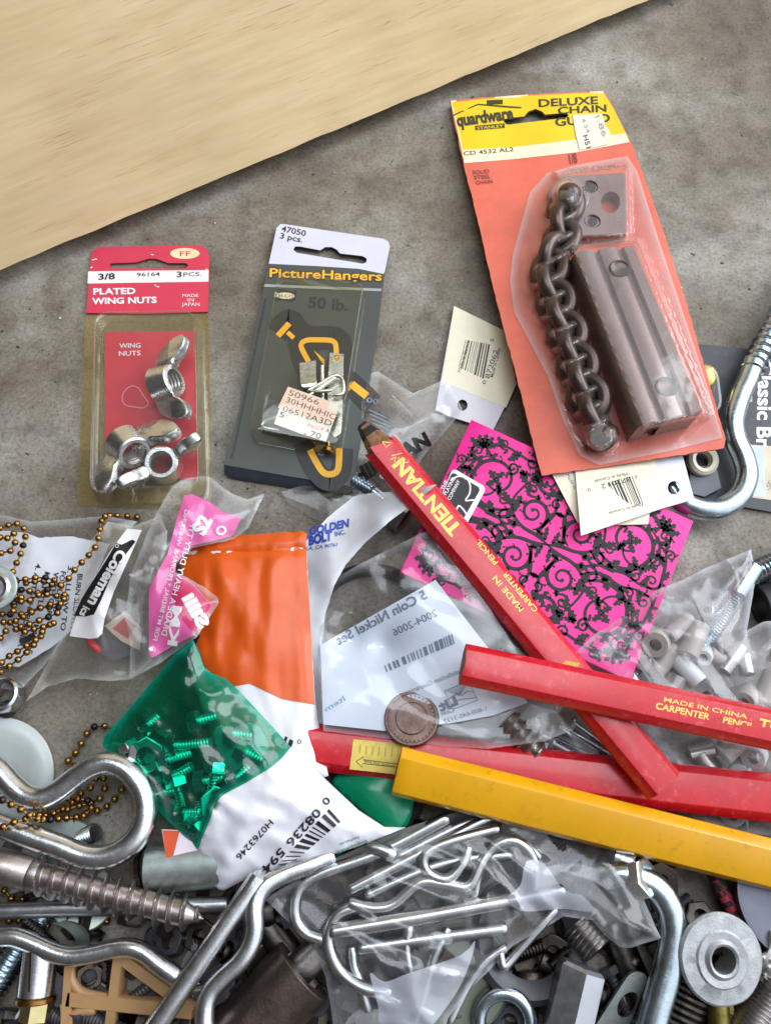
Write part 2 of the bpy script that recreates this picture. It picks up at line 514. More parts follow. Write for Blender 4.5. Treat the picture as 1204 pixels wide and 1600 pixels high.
# ---- printing
_font = {}
def glyphs(s, bold=0, shear=0, spacing=1):
    key = (s, bold, shear, spacing)
    if key not in _font:
        cu = bpy.data.curves.new('lettering', 'FONT')
        cu.body, cu.size, cu.offset, cu.shear, cu.space_character, cu.resolution_u = s, 1, bold, shear, spacing, 3
        o = bpy.data.objects.new('lettering', cu)
        me = o.to_mesh()
        vs = np.array([tuple(v.co)[:2] for v in me.vertices]).reshape(-1, 2)
        fs = [list(p.vertices) for p in me.polygons]
        o.to_mesh_clear(); bpy.data.objects.remove(o); bpy.data.curves.remove(cu)
        _font[key] = (vs, fs)
    return _font[key]
class Ink:
    """print on a surface, placed in picture coordinates; one mesh with a material for each colour"""
    def __init__(s, surf, curved=False): s.s, s.mb, s.k, s.curved = surf, MB(), 0, curved
    def _put(s, xy, fs, mat, lift):
        if lift is None: lift = .06+.012*s.k; s.k = min(s.k+1, 24)
        s.mb.add([Vector(p) for p in s.s.pts(xy, lift)], fs, mat); return s
    def poly(s, pts, mat, lift=None, holes=(), step=None):
        ov, fs = fill(resample(pts, 8) if s.curved else pts, step or (9 if s.curved else None), holes)
        return s._put(ov, fs, mat, lift)
    def text(s, t, p0, p1, h, mat, bold=0.0, mirror=False, shear=0, lift=None, bend=None, spacing=1):
        vs, fs = glyphs(t, bold, shear, spacing)
        if not len(vs): return s
        x0, x1 = vs[:, 0].min(), vs[:, 0].max()
        p0, p1 = np.array(p0, float), np.array(p1, float)
        e = p1-p0; L = math.hypot(*e); e = e/L
        up = np.array((e[1], -e[0]))*(-1 if mirror else 1)
        u = (vs[:, 0]-x0)/(x1-x0); w = vs[:, 1]/.72*h
        xy = p0+np.outer(u*L, e)+np.outer(w, up)
        if bend: xy = xy+np.outer(bend*4*u*(1-u), up)
        if s.curved:
            bm = bmesh.new()
            bv = [bm.verts.new((a, b, 0)) for a, b in xy]
            for f in fs:
                try: bm.faces.new([bv[i] for i in f])
                except ValueError: pass
            bmesh.ops.triangulate(bm, faces=bm.faces)
            for _ in range(2):
                ed = [q for q in bm.edges if q.calc_length() > 5]
                if ed: bmesh.ops.subdivide_edges(bm, edges=ed, cuts=1)
            bmesh.ops.triangulate(bm, faces=bm.faces)
            bm.verts.index_update()
            xy = np.array([(v.co.x, v.co.y) for v in bm.verts]); fs = [[v.index for v in f.verts] for f in bm.faces]
            bm.free()
        return s._put(xy, fs, mat, lift)
    def line(s, pts, w, mat, lift=None, closed=False, smooth=False):
        if smooth: pts = smooth2(pts, 4, closed)
        n = len(pts); xy = []
        for i in range(n):
            a, b = (pts[i-1], pts[(i+1) % n]) if closed else (pts[max(0, i-1)], pts[min(n-1, i+1)])
            ex, ey = b[0]-a[0], b[1]-a[1]; L = math.hypot(ex, ey)+1e-9
            xy += [(pts[i][0]-ey/L*w/2, pts[i][1]+ex/L*w/2), (pts[i][0]+ey/L*w/2, pts[i][1]-ex/L*w/2)]
        fs = [[2*i, 2*i+1, (2*i+3) % (2*n), (2*i+2) % (2*n)] for i in range(n if closed else n-1)]
        return s._put(xy, fs, mat, lift)
    def bars(s, q, n, mat, seed=1, lift=None):
        """a bar code filling the quad q: bars run from edge q0-q3 to edge q1-q2"""
        r = random.Random(seed); x = 0; cuts = []
        while x < n:
            w = r.choice((1, 1, 1, 2, 2, 3)); cuts.append((x/n, min(1, (x+w)/n))); x += w+r.choice((1, 1, 2, 2, 3))
        xy, fs = [], []
        q = [np.array(a, float) for a in q]
        for a, b in cuts:
            k = len(xy)
            for t, (c, d) in ((a, (0, 1)), (a, (3, 2)), (b, (3, 2)), (b, (0, 1))): xy.append(q[c]*(1-t)+q[d]*t)
            m = 3 if s.curved else 1
            p = xy[k:]; del xy[k:]
            for j in range(m+1):
                xy.append(p[0]+(p[1]-p[0])*j/m); xy.append(p[3]+(p[2]-p[3])*j/m)
            fs += [[k+2*j, k+2*j+1, k+2*j+3, k+2*j+2] for j in range(m)]
        return s._put(xy, fs, mat, lift)
    def ellipse(s, c, rx, ry, mat, ang=0, lift=None, n=24):
        ca, sa = math.cos(rad(ang)), math.sin(rad(ang))
        return s.poly([(c[0]+rx*math.cos(2*math.pi*k/n)*ca-ry*math.sin(2*math.pi*k/n)*sa, c[1]+rx*math.cos(2*math.pi*k/n)*sa+ry*math.sin(2*math.pi*k/n)*ca) for k in range(n)], mat, lift)
def flat(z): return Surf([(0, 0, z)])
def ell(c, rx, ry, ang=0, n=28):
    ca, sa = math.cos(rad(ang)), math.sin(rad(ang))
    return [(c[0]+rx*math.cos(2*math.pi*k/n)*ca-ry*math.sin(2*math.pi*k/n)*sa, c[1]+rx*math.cos(2*math.pi*k/n)*sa+ry*math.sin(2*math.pi*k/n)*ca) for k in range(n)]

# ---- materials used in many places
zinc = pm('bright_zinc_plating', (222, 224, 226), .24, 1, .16, 130, .08, 1500, rvar=.16, dirt=.3, dirtcol=(120, 112, 104))
steel = pm('worn_steel', (170, 165, 162), .34, 1, .25, 160, .12, 1500, dirt=.5)
galv = pm('dull_galvanised_metal', (168, 176, 172), .5, 1, .2, 150, .1, 1200)
bluezinc = pm('blue_tinged_zinc', (192, 206, 214), .24, 1, .18, 130, .08, 1500, rvar=.15, dirt=.25, dirtcol=(110, 106, 102))
brass = pm('aged_brass', (150, 112, 58), .25, 1, .4, 300, dirt=.5, dirtcol=(40, 28, 18))
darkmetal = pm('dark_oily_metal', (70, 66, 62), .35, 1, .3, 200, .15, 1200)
blackrub = pm('black_rubber', (26, 26, 28), .55, 0, .3, 120, .1, 1500)
blk = pm('black_ink', (18, 18, 20), .5, 0, .1, 200)
wht = pm('white_ink', (235, 233, 232), .5, 0, .04, 200)
cream = pm('cream_card_stock', (238, 230, 205), .6, 0, .04, 150)
paper = pm('white_paper', (228, 230, 236), .6, 0, .04, 120, .1, 900)
gold = pm('gold_foil', (226, 182, 96), .4, .6, .3, 900)

# ============================================================ SETTING
def concrete():
    m, n, l, b = nodes('stained_concrete')
    big = noise_node(n, l, 14, 5, .6); mid = noise_node(n, l, 75, 6, .65); fine = noise_node(n, l, 700, 6, .8); pit = noise_node(n, l, 260, 3, .5)
    r1 = ramp(n, l, big.outputs[0], [(.32, lin((98, 87, 74))), (.5, lin((124, 116, 104))), (.68, lin((158, 153, 144)))])
    r2 = ramp(n, l, mid.outputs[0], [(.34, (.58, .54, .50)), (.5, (1, 1, 1)), (.66, (1.18, 1.18, 1.18))])
    mx = n.new('ShaderNodeMix'); mx.data_type = 'RGBA'; mx.blend_type = 'MULTIPLY'; mx.inputs[0].default_value = .8
    l.new(r1.outputs[0], mx.inputs[6]); l.new(r2.outputs[0], mx.inputs[7])
    r3 = ramp(n, l, fine.outputs[0], [(.36, (.40, .37, .34)), (.48, (1, 1, 1)), (.64, (1.45, 1.45, 1.45))])
    mx2 = n.new('ShaderNodeMix'); mx2.data_type = 'RGBA'; mx2.blend_type = 'MULTIPLY'; mx2.inputs[0].default_value = .7
    l.new(mx.outputs[2], mx2.inputs[6]); l.new(r3.outputs[0], mx2.inputs[7])
    r4 = ramp(n, l, pit.outputs[0], [(.69, (0, 0, 0)), (.73, (1, 1, 1))])
    mx3 = n.new('ShaderNodeMix'); mx3.data_type = 'RGBA'
    l.new(r4.outputs[0], mx3.inputs[0]); l.new(mx2.outputs[2], mx3.inputs[6]); mx3.inputs[7].default_value = lin((52, 40, 32))
    # rusty spots
    rs = noise_node(n, l, 48, 2, .4)
    r5 = ramp(n, l, rs.outputs[0], [(.70, (0, 0, 0)), (.78, (.5, .5, .5))])
    mx4 = n.new('ShaderNodeMix'); mx4.data_type = 'RGBA'
    l.new(r5.outputs[0], mx4.inputs[0]); l.new(mx3.outputs[2], mx4.inputs[6]); mx4.inputs[7].default_value = lin((128, 92, 58))
    l.new(mx4.outputs[2], b.inputs['Base Color'])
    b.inputs['Roughness'].default_value = .72
    bp = n.new('ShaderNodeBump'); bp.inputs['Strength'].default_value = .5; bp.inputs['Distance'].default_value = .0008
    ad = n.new('ShaderNodeMath'); ad.operation = 'ADD'; l.new(fine.outputs[0], ad.inputs[0]); l.new(mid.outputs[0], ad.inputs[1])
    l.new(ad.outputs[0], bp.inputs['Height']); l.new(bp.outputs[0], b.inputs['Normal'])
    return m
mb = MB()
g = [-3, -1, -.4, -.2, 0, .2, .4, 1, 3]
vv = [(x, y, 0) for y in g for x in g]
mb.add(vv, [[j*9+i, j*9+i+1, (j+1)*9+i+1, (j+1)*9+i] for j in range(8) for i in range(8)], concrete())
floor = bpy.data.objects.new('ground', mb.data('ground', Vector((0, 0, 0)))); COL.objects.link(floor)
floor['kind'] = 'structure'

def plywood():
    m, n, l, b = nodes('pine_plywood')
    gr = noise_node(n, l, 7, 6, .6, 'Object', (3, 30, 10)); big = noise_node(n, l, 9, 3)
    r1 = ramp(n, l, gr.outputs[0], [(.3, lin((214, 188, 142))), (.5, lin((223, 198, 153))), (.7, lin((229, 206, 164)))])
    st = noise_node(n, l, 10, 4, .6, 'Object', (5, 170, 20)); zone = noise_node(n, l, 10, 2, .5, 'Object', (2, 9, 5))
    r2 = ramp(n, l, st.outputs[0], [(.57, (0, 0, 0)), (.66, (.55, .55, .55))]); rz = ramp(n, l, zone.outputs[0], [(.45, (0, 0, 0)), (.62, (1, 1, 1))])
    mu = n.new('ShaderNodeMath'); mu.operation = 'MULTIPLY'; l.new(r2.outputs[0], mu.inputs[0]); l.new(rz.outputs[0], mu.inputs[1])
    mx = n.new('ShaderNodeMix'); mx.data_type = 'RGBA'
    l.new(mu.outputs[0], mx.inputs[0]); l.new(r1.outputs[0], mx.inputs[6]); mx.inputs[7].default_value = lin((158, 112, 70))
    bl = ramp(n, l, big.outputs[0], [(.3, (.84, .82, .8)), (.7, (1.08, 1.08, 1.06))])
    m2 = n.new('ShaderNodeMix'); m2.data_type = 'RGBA'; m2.blend_type = 'MULTIPLY'; m2.inputs[0].default_value = 1
    l.new(mx.outputs[2], m2.inputs[6]); l.new(bl.outputs[0], m2.inputs[7])
    sp = noise_node(n, l, 55, 3, .6, 'Object', (.7, 1.8, 1))
    r3 = ramp(n, l, sp.outputs[0], [(.73, (0, 0, 0)), (.77, (.9, .9, .9))])
    m3 = n.new('ShaderNodeMix'); m3.data_type = 'RGBA'
    l.new(r3.outputs[0], m3.inputs[0]); l.new(m2.outputs[2], m3.inputs[6]); m3.inputs[7].default_value = lin((92, 74, 54))
    l.new(m3.outputs[2], b.inputs['Base Color'])
    b.inputs['Roughness'].default_value = .62
    bp = n.new('ShaderNodeBump'); bp.inputs['Strength'].default_value = .25; bp.inputs['Distance'].default_value = .0006
    l.new(gr.outputs[0], bp.inputs['Height']); l.new(bp.outputs[0], b.inputs['Normal'])
    return m
A, B = P(-90, 459, 8), P(1150, -58, 8)
ex = (B-A).normalized(); nh = Vector((-ex.y, ex.x, 0))
lean = rad(30)
ey = nh*math.sin(lean)+Vector((0, 0, 1))*math.cos(lean); ez = ex.cross(ey)
W, H, T = (B-A).length, .30, .015
mb = MB(); ply = plywood()
nx = 60
rim = [(W*i/nx, .0006*noise.noise(Vector((i*.45, 0, 0))), 0) for i in range(nx+1)]
vs = [Vector(p) for p in rim]+[Vector((p[0], H, 0)) for p in rim]+[Vector((p[0], p[1], -T)) for p in rim]+[Vector((p[0], H, -T)) for p in rim]
k = nx+1; fs = []
for i in range(nx):
    fs += [[i, i+1, k+i+1, k+i], [2*k+i+1, 2*k+i, 3*k+i, 3*k+i+1], [2*k+i, 2*k+i+1, i+1, i], [k+i, k+i+1, 3*k+i+1, 3*k+i]]
fs += [[0, k, 3*k, 2*k], [nx, 2*k+nx, 3*k+nx, k+nx]]
mb.add(vs, fs, ply)
board = bpy.data.objects.new('plywood_board', mb.data('plywood_board', Vector((0, 0, 0)))); COL.objects.link(board)
board.matrix_world = Matrix(((ex.x, ey.x, ez.x, A.x), (ex.y, ey.y, ez.y, A.y), (ex.z, ey.z, ez.z, A.z), (0, 0, 0, 1)))
board['label'] = 'large pale plywood board with streaky grain, leaning on the concrete behind the packs'
board['category'] = 'board'

# ============================================================ WING NUT PACK
pinkred = pm('crimson_card_print', (206, 52, 78), .42, 0, .06, 90)
insertred = pm('red_insert_print', (200, 52, 66), .5, 0, .06, 90)
whitep = pm('white_print', (236, 228, 226), .5, 0, .05, 90)
amber = film('yellowed_plastic', (.95, .89, .70), .10, (.62, .52, .30), .10, .1, 120, seam=.1, spots=.1)
clear = film('clear_blister_plastic', (.95, .95, .93), .02, (.8, .78, .74), .05, .08, 90, seam=.2, spots=.03)
wp = thing('wing_nut_pack', 'red carded clear blister box of plated wing nuts lying below the plywood', 'hardware pack', (230, 600, 0))
sf = flat(1.2)
hdr = [(135, 489), (139, 440), (142, 401), (146, 391), (156, 386), (235, 384), (314, 383), (322, 388), (327, 400), (326, 450), (325, 487), (230, 490)]
slot = [(172, 419), (172, 412), (178, 411), (212, 410), (222, 407), (232, 404), (242, 404), (252, 407), (262, 411), (290, 411), (294, 414), (292, 418), (288, 420)]
mb = MB(); plate(mb, hdr, sf, .6, pinkred, holes=[slot]); part('header_card', mb, wp)
ink = Ink(sf)
ink.poly([(138, 424), (326, 422), (326, 440), (137, 443)], whitep)
ink.ellipse((289, 396), 23, 8.5, pm('cream_print', (238, 214, 170), .5), 0)
ink.text('FF', (281, 400), (298, 400), 8, pinkred, .01)
ink.text('3/8', (154, 437), (180, 436), 9.5, blk, .03)
ink.text('96164', (214, 432), (250, 431), 6, blk, .01)
ink.text('3', (276, 433), (284, 433), 9, blk, .02); ink.text('PCS.', (287, 432), (315, 431), 6.5, blk)
ink.text('PLATED', (146, 460), (212, 459), 9.5, wht, .035)
ink.text('WING NUTS', (144, 475), (245, 473), 9.5, wht, .035)
ink.text('MADE', (285, 464), (310, 464), 5, wht); ink.text('IN', (293, 471), (303, 471), 5, wht); ink.text('JAPAN', (284, 478), (312, 478), 5.5, wht)
for c in [(146, 406), (150, 405), (243, 446), (247, 448), (323, 421), (238, 398), (143, 418)]:
    ink.ellipse(c, 2.5, .9, whitep, RND.uniform(-40, 40), n=7)
part('printed_lettering', ink.mb, wp)
mb = MB(); back = rrect([(134, 490), (326, 488), (331, 798), (121, 790)], 9)
plate(mb, back, flat(.5), .3, amber, 14); part('backing_tray', mb, wp)
mb = MB(); plate(mb, [(164, 519), (303, 517), (309, 748), (164, 751)], flat(1.4), .4, insertred); ic = part('insert_card', mb, wp)
ink = Ink(flat(1.45))
ink.text('WING', (187, 544), (220, 543), 7.5, wht, .01); ink.text('NUTS', (186, 556), (220, 555), 7.5, wht, .01)
ink.line([(195, 632), (191, 620), (196, 610), (205, 603), (216, 606), (224, 618), (232, 630), (225, 637), (211, 636)], 1.2, pm('pale_pink_print', (240, 170, 170), .5), closed=True, smooth=True)
part('printed_lettering', ink.mb, ic)
# blister: flange, flared wall, rounded shoulder, flat top
def box_rings(q, r, zt, steps, zr=None):
    """q: corners of the flat top in the picture at height zt; steps: (grow in mm, z in mm)"""
    top = [P(x, y, zt) for x, y in rrect(q, r, 6)]
    c = sum(top, Vector())/len(top)
    rings = []
    for gr, z in steps:
        ring = []
        for v in top:
            d = (v-c); d.z = 0
            w = v+d.normalized()*gr*.001; w.z = z*.001
            ring.append(w)
        rings.append(ring)
    return rings
q = [(149, 490), (303, 487), (309, 760), (142, 764)]
mb = MB(); loft(mb, box_rings(q, 22, 11, [(4.2, .9), (2.6, 1.0), (1.9, 1.6), (1.4, 8.8), (1.3, 10.2), (1.0, 10.9), (.5, 11.2), (0.1, 11.2), (-.4, 10.9), (-1.2, 10.9), (-2.5, 10.9)]), clear); part('blister', mb, wp, ang=60)
ink = Ink(flat(11.1)); emb = film('embossed_plastic', (.9, .9, .9), .22, (.8, .8, .8), .05, .1)
ink.text('ASI', (215, 676), (232, 675), 6, emb, .02); ink.text('FASTENERS', (205, 688), (283, 686), 6.5, emb, .02); ink.text('INC', (207, 702), (232, 701), 7, emb, .02)
part('embossed_lettering', ink.mb, wp)
nutm = pm('satin_zinc_nut', (222, 225, 224), .27, 1, .14, 160, .12, 1600)
def wing_nut(c, axis, wing, s=1.0):
    az = Vector(axis).normalized(); ax = Vector(wing); ax = (ax-az*ax.dot(az)).normalized(); ay = az.cross(ax); o = V(c)
    mb = MB(); M = Matrix(((ax.x, ay.x, az.x, o.x), (ax.y, ay.y, az.y, o.y), (ax.z, ay.z, az.z, o.z), (0, 0, 0, 1)))
    t = MB()
    lathe(t, [(.0046, 0), (.0072, 0), (.0078, .0006), (.0066, .0085), (.0060, .0090), (.0046, .0090)], Vector((0, 0, 0)), Vector((0, 0, 1)), nutm, 32, closed=True)
    thread(t, Vector((0, 0, .0002)), Vector((0, 0, .0088)), .0047, .0041, .0016, steel, n=24, caps=False)
    for sg in (-1, 1):
        ol = [(.0055, -.0002), (.0080, .0004), (.0125, .0020), (.0160, .0052), (.0182, .0100), (.0184, .0140), (.0168, .0156), (.0128, .0150), (.0102, .0128), (.0080, .0100), (.0058, .0086)]
        ol = [tuple(v) for v in smooth2([(a*1e4, b*1e4) for a, b in ol], 8)]
        ol = [(a*1e-4, b*1e-4) for a, b in ol]
        n = len(ol); cx = sum(a for a, b in ol)/n; cz = sum(b for a, b in ol)/n
        rings = []
        for y, k in ((-.0021, .86), (-.0017, .97), (-.0010, 1), (.0010, 1), (.0017, .97), (.0021, .86)):
            rings.append([Vector((sg*(cx+(a-cx)*k), y*(1.25-.25*min(1, a/.018)), cz+(b-cz)*k)) for a, b in ol])
        loft(t, rings, nutm, True, True)
    for i in range(len(t.mats)): mb.mi(t.mats[i])
    mb.v = [M @ (v*s) for v in t.v]; mb.f, mb.m = t.f, t.m
    return mb
nutg = 'wing nuts in the blister box'
solo('wing_nut', 'plated wing nut standing on edge beside the words on the red insert', 'wing nut', wing_nut((246, 604, 5.5), (.88, .10, .42), (-.08, 1, .02), .98), (258, 600, 1.5), nutg)
solo('wing_nut', 'plated wing nut with one flat wing turned up in a bottom corner of the box', 'wing nut', wing_nut((194, 692, 6.2), (.62, -.66, .38), (.72, .70, .02), 1.02), (205, 705, 1.5), nutg)
solo('wing_nut', 'plated wing nut showing its threaded hole at the bottom of the blister box', 'wing nut', wing_nut((257, 728, 3.0), (.12, -.22, .95), (.80, .55, 0), .95), (255, 722, 1.5), nutg)

# ============================================================ PICTURE HANGER PACK
hp = thing('picture_hanger_pack', 'grey and lavender carded pack of picture hangers with a pink price sticker', 'hardware pack', (480, 560, 0))
hs = Surf([(437, 352, 2.0), (606, 380, 2.0), (350, 726, 7.0), (552, 760, 7.0)], plane=True)
lav = pm('lavender_card_print', (208, 206, 220), .5, 0, .04, 80)
greyc = pm('grey_card_print', (68, 72, 69), .42, 0, .10, 30, .06, 1500)
slate = pm('slate_card_edge', (70, 82, 94), .6, 0, .15, 300, .1, 1500)
yel = pm('hanger_yellow_print', (240, 176, 32), .45, 0, .05, 90)
dk = pm('charcoal_print', (38, 36, 37), .45, 0, .06, 90)
oc = [(432, 356), (438, 350), (443, 350), (598, 373), (606, 377), (609, 385), (601, 424), (586, 540), (569, 650), (552, 760), (450, 744), (350, 726), (376, 630), (398, 520), (420, 410)]
hole = [(458, 390), (461, 385), (468, 385), (500, 391), (508, 386), (518, 386), (526, 390), (531, 396), (566, 400), (573, 404), (572, 410), (566, 412), (500, 401), (464, 395)]
mb = MB(); plate(mb, oc, hs, .7, greyc, 20, holes=[hole], edge=slate); part('card', mb, hp)
mb = MB()
lipo = [(350, 726), (450, 744), (552, 760), (549, 770), (540, 774), (450, 761), (362, 748), (351, 741)]
lp = Surf([(350, 726, 6.9), (552, 760, 6.9), (361, 748, 1.2), (542, 774, 1.2)], plane=True)
plate(mb, lipo, lp, .6, slate, 10); part('folded_lip', mb, hp)
ink = Ink(hs)
ink.poly([(420, 412)]+[(432, 356), (438, 350), (443, 350), (598, 373), (606, 377), (609, 385), (601, 424), (599, 428), (560, 420), (500, 416)], lav, holes=[hole])
ink.poly([(414, 444), (596, 451), (595, 455), (412, 448)], pm('pale_grey_print', (160, 162, 160), .5))
ink.text('PictureHangers', (420, 433), (597, 439), 15, dk, .075)
ink.text('PictureHangers', (421, 432.5), (596, 438.5), 14, yel, .02)
ink.text('47050', (439, 361), (477, 369), 9, dk, .02); ink.text('3 pcs.', (437, 372), (472, 379), 9, dk, .02)
ink.text('50 lb.', (481, 480), (543, 485), 17, dk, .03)
ink.poly(smooth2([(430, 470), (432, 454), (442, 452), (455, 456), (463, 453), (461, 468), (452, 471), (440, 468)], 4), dk)
ink.ellipse((446, 462), 14, 5, pm('bone_print', (220, 214, 196), .5), 3)
ink.text('ELCO', (435, 464), (458, 465), 4.5, dk, .01)
ink.line([(440, 516), (450, 504)], 40, dk)
ink.line(smooth2([(432, 520), (452, 500), (466, 517), (485, 527), (525, 529), (532, 545), (530, 580), (560, 610), (582, 632)], 5, False), 36, dk)
ink.line(smooth2([(470, 520), (478, 560), (500, 590), (530, 600)], 5, False), 44, dk)
ink.line(smooth2([(472, 690), (490, 730), (514, 752), (532, 735), (536, 700)], 5, False), 32, dk)
ink.line([(434, 525), (452, 505)], 9, yel)
ink.line([(449, 519), (459, 528)], 7, yel)
ink.line(smooth2([(482, 565), (470, 540), (478, 532), (495, 531), (520, 533), (525, 545), (525, 575)], 4, False), 8, yel)
ink.poly([(490, 547), (507, 562), (507, 573)], yel)
ink.line([(549, 600), (573, 619)], 12, yel)
ink.line(smooth2([(484, 703), (494, 722), (505, 738), (517, 741), (528, 733), (530, 700)], 4, False), 10, yel)
ink.text('Manufactured exclusively parts and products of one or more of the following countries', (364, 716), (417, 466), 5, pm('dark_grey_print', (58, 58, 58), .5))
part('printed_front', ink.mb, hp)
honey = film('honey_tinted_blister', (.97, .95, .84), .008, (.7, .66, .5), .05, .08, 90, seam=.1, spots=.02)
q = [(436, 424), (567, 444), (528, 694), (391, 668)]
def tilt_rings(q, r, surf, h, steps):
    pts = rrect(q, r, 6); zb = surf(pts)
    top = [P(x, y, z+h) for (x, y), z in zip(pts, zb)]
    c = sum(top, Vector())/len(top); rings = []
    for gr, dz in steps:
        ring = []
        for v in top:
            d = v-c; d.z = 0
            w = v+d.normalized()*gr*.001; w.z = v.z-(h-dz)*.001
            ring.append(w)
        rings.append(ring)
    return rings
mb = MB(); loft(mb, tilt_rings(q, 14, hs, 9, [(3.0, .25), (1.9, .3), (1.6, .9), (1.0, 7), (.8, 8.4), (.4, 8.9), (0, 9), (-1, 9), (-2.5, 9)]), honey); part('blister', mb, hp, ang=60)
st = Surf([(450, 604, 13.8), (530, 632, 13.4), (428, 662, 14.5)], plane=True)
stick = pm('price_sticker_paper', (236, 232, 238), .55, 0, .03, 100)
mb = MB(); plate(mb, [(450, 604), (490, 618), (530, 632), (520, 662), (509, 690), (468, 677), (428, 662), (438, 634)], st, .12, stick); ps = part('price_sticker', mb, hp, 'crooked pink and white price sticker')
ink = Ink(st); spink = pm('sticker_pink_print', (246, 212, 210), .55); ty = pm('typed_grey_ink', (52, 52, 66), .6)
ink.poly([(450, 604), (516, 627), (512, 640), (527, 645), (519, 664), (434, 637)], spink)
ink.text('50966', (450, 617), (497, 633), 9, ty, -.005); ink.text('30HHHHIC', (446, 628), (523, 656), 9, ty, -.005)
ink.text('06512A3D', (441, 642), (517, 666), 9, ty, -.005); ink.text('5', (436, 651), (443, 653), 9, ty)
ink.text('PRICE', (480, 667), (505, 674), 6, pm('sticker_red_ink', (214, 96, 110), .5), -.01); ink.text('A', (508, 675), (514, 677), 7, ty)
ink.text('70', (484, 681), (500, 686), 9, ty); ink.ellipse((477, 678), 1.8, 1.8, pm('sticker_red_ink', (0, 0, 0)))
part('printed_lettering', ink.mb, ps)
# the loose hangers inside
def bent_strip(px, th, mat, mb):
    """a strip of metal: list of (left edge, right edge) picture points with heights"""
    L = [P(*a) for a, b in px]; Rr = [P(*b) for a, b in px]
    L, Rr = crom(L, .0008), crom(Rr, .0008)
    n = min(len(L), len(Rr)); L = [L[int(i*(len(L)-1)/(n-1))] for i in range(n)]; Rr = [Rr[int(i*(len(Rr)-1)/(n-1))] for i in range(n)]
    vs = []
    for i in range(n):
        d = (L[min(n-1, i+1)]-L[max(0, i-1)]).normalized(); nn = d.cross((Rr[i]-L[i]).normalized()).normalized()*th*.0005
        vs += [L[i]+nn, Rr[i]+nn, Rr[i]-nn, L[i]-nn]
    fs = [[4*i+a, 4*i+(a+1) % 4, 4*i+4+(a+1) % 4, 4*i+4+a] for i in range(n-1) for a in range(4)]+[[3, 2, 1, 0], [4*n-4, 4*n-3, 4*n-2, 4*n-1]]
    return mb.add(vs, fs, mat)
hg = 'picture hangers in the grey pack'
mb = MB(); bent_strip([((468, 568, 9), (494, 564, 9)), ((469, 590, 9.5), (494, 588, 9.5)), ((471, 603, 10), (495, 600, 10)), ((480, 607, 9), (492, 605, 9)), ((478, 600, 6), (492, 598, 6))], .9, zinc, mb)
solo('picture_hanger', 'small zinc hanger with a broad tongue showing above the price sticker', 'picture hanger', mb, (482, 590, 5), hg)
mb = MB()
plate(mb, [(515, 551), (537, 553), (536, 600), (535, 640), (533, 676), (524, 683), (515, 678), (512, 620), (512, 598)], Surf([(515, 551, 8), (536, 553, 8), (520, 680, 10)], plane=True), .9, zinc, holes=[ell((526, 559), 4.5, 5)])
wire(mb, [(518, 610, 11.5), (500, 612, 11.5), (482, 611, 11), (500, 600, 11.2), (520, 588, 11.4), (531, 588, 11), (536, 598, 11), (535, 615, 11), (520, 617, 11)], .0008, zinc, 10)
solo('picture_hanger', 'long zinc hanger strip with a nail hole beside the blister wall', 'picture hanger', mb, (524, 610, 7), hg)
mb = MB()
wire(mb, [(524, 590, 11), (480, 620, 11), (440, 648, 10), (412, 660, 9), (412, 668, 9), (425, 671, 9), (470, 680, 9), (500, 682, 10)], .0008, zinc, 10)
bent_strip([((480, 676, 10), (495, 679, 10)), ((480, 686, 10), (494, 690, 10)), ((482, 690, 8), (493, 694, 8))], .9, brass, mb)
solo('picture_hanger', 'bent wire hanger loop sticking out from under the price sticker', 'picture hanger', mb, (450, 660, 6), hg)
mb = MB(); cyl(mb, (513, 700, 9.5), (511, 707, 9.5), .0021, brass); cyl(mb, (512, 690, 9.5), (513, 699, 9.5), .0009, brass); cyl(mb, (503, 571, 9), (504, 640, 9), .0008, zinc)
solo('hanger_nail', 'brass nail with a round head lying in the bottom of the grey pack', 'nail', mb, (511, 700, 6.6))

# ============================================================ CHAIN GUARD PACK
cp = thing('chain_guard_pack', 'orange and yellow card with a shrink wrapped door chain guard', 'hardware pack', (900, 450, 0))
def cx_extra(xy, z):
    return z+.35*np.sin(xy[:, 0]*.045)+.5*np.sin(xy[:, 1]*.012+1)
cs = Surf([(702, 158, 3), (943, 142, 3), (845, 742, 19.5), (1131, 696, 18.5)], plane=True, extra=cx_extra)
orange = pm('salmon_orange_card', (214, 102, 80), .4, 0, .13, 60, .2, 520)
yell = pm('bright_yellow_print', (226, 192, 18), .42, 0, .05, 60)
crm = pm('faded_cream_print', (232, 214, 186), .5, 0, .05, 80)
brown = pm('torn_brown_board', (150, 96, 70), .8, 0, .25, 300, .3, 900)
oc = resample([(702, 157), (760, 152), (850, 146), (943, 142), (958, 168), (977, 206), (988, 228), (1000, 262), (1032, 350), (1070, 470), (1105, 590), (1133, 686), (1130, 700), (1060, 711), (960, 727), (846, 743), (838, 715), (815, 620), (775, 470), (745, 340), (720, 240)], 9, 1.6)
chole = [(786, 190), (788, 186), (796, 184), (818, 182), (825, 174), (836, 170), (846, 174), (851, 179), (884, 176), (888, 180), (884, 184), (850, 188), (792, 195)]
mb = MB(); plate(mb, oc, cs, .9, orange, 8, holes=[chole], edge=brown); part('card', mb, cp)
ink = Ink(cs, True)
ink.poly([(704, 160), (760, 154), (850, 148), (942, 144), (957, 168), (976, 206), (979, 212), (900, 226), (800, 240), (723, 247)], yell, .12, holes=[chole], step=7); ink.k = 7
ink.poly([(722, 234), (800, 230), (900, 218), (977, 208), (983, 222), (900, 238), (800, 249), (725, 255)], crm)
ink.line([(704, 159), (800, 151), (942, 144)], 3.5, crm); ink.line([(705, 162), (716, 205), (724, 245)], 2, crm)
og = pm('olive_black_print', (48, 44, 22), .5)
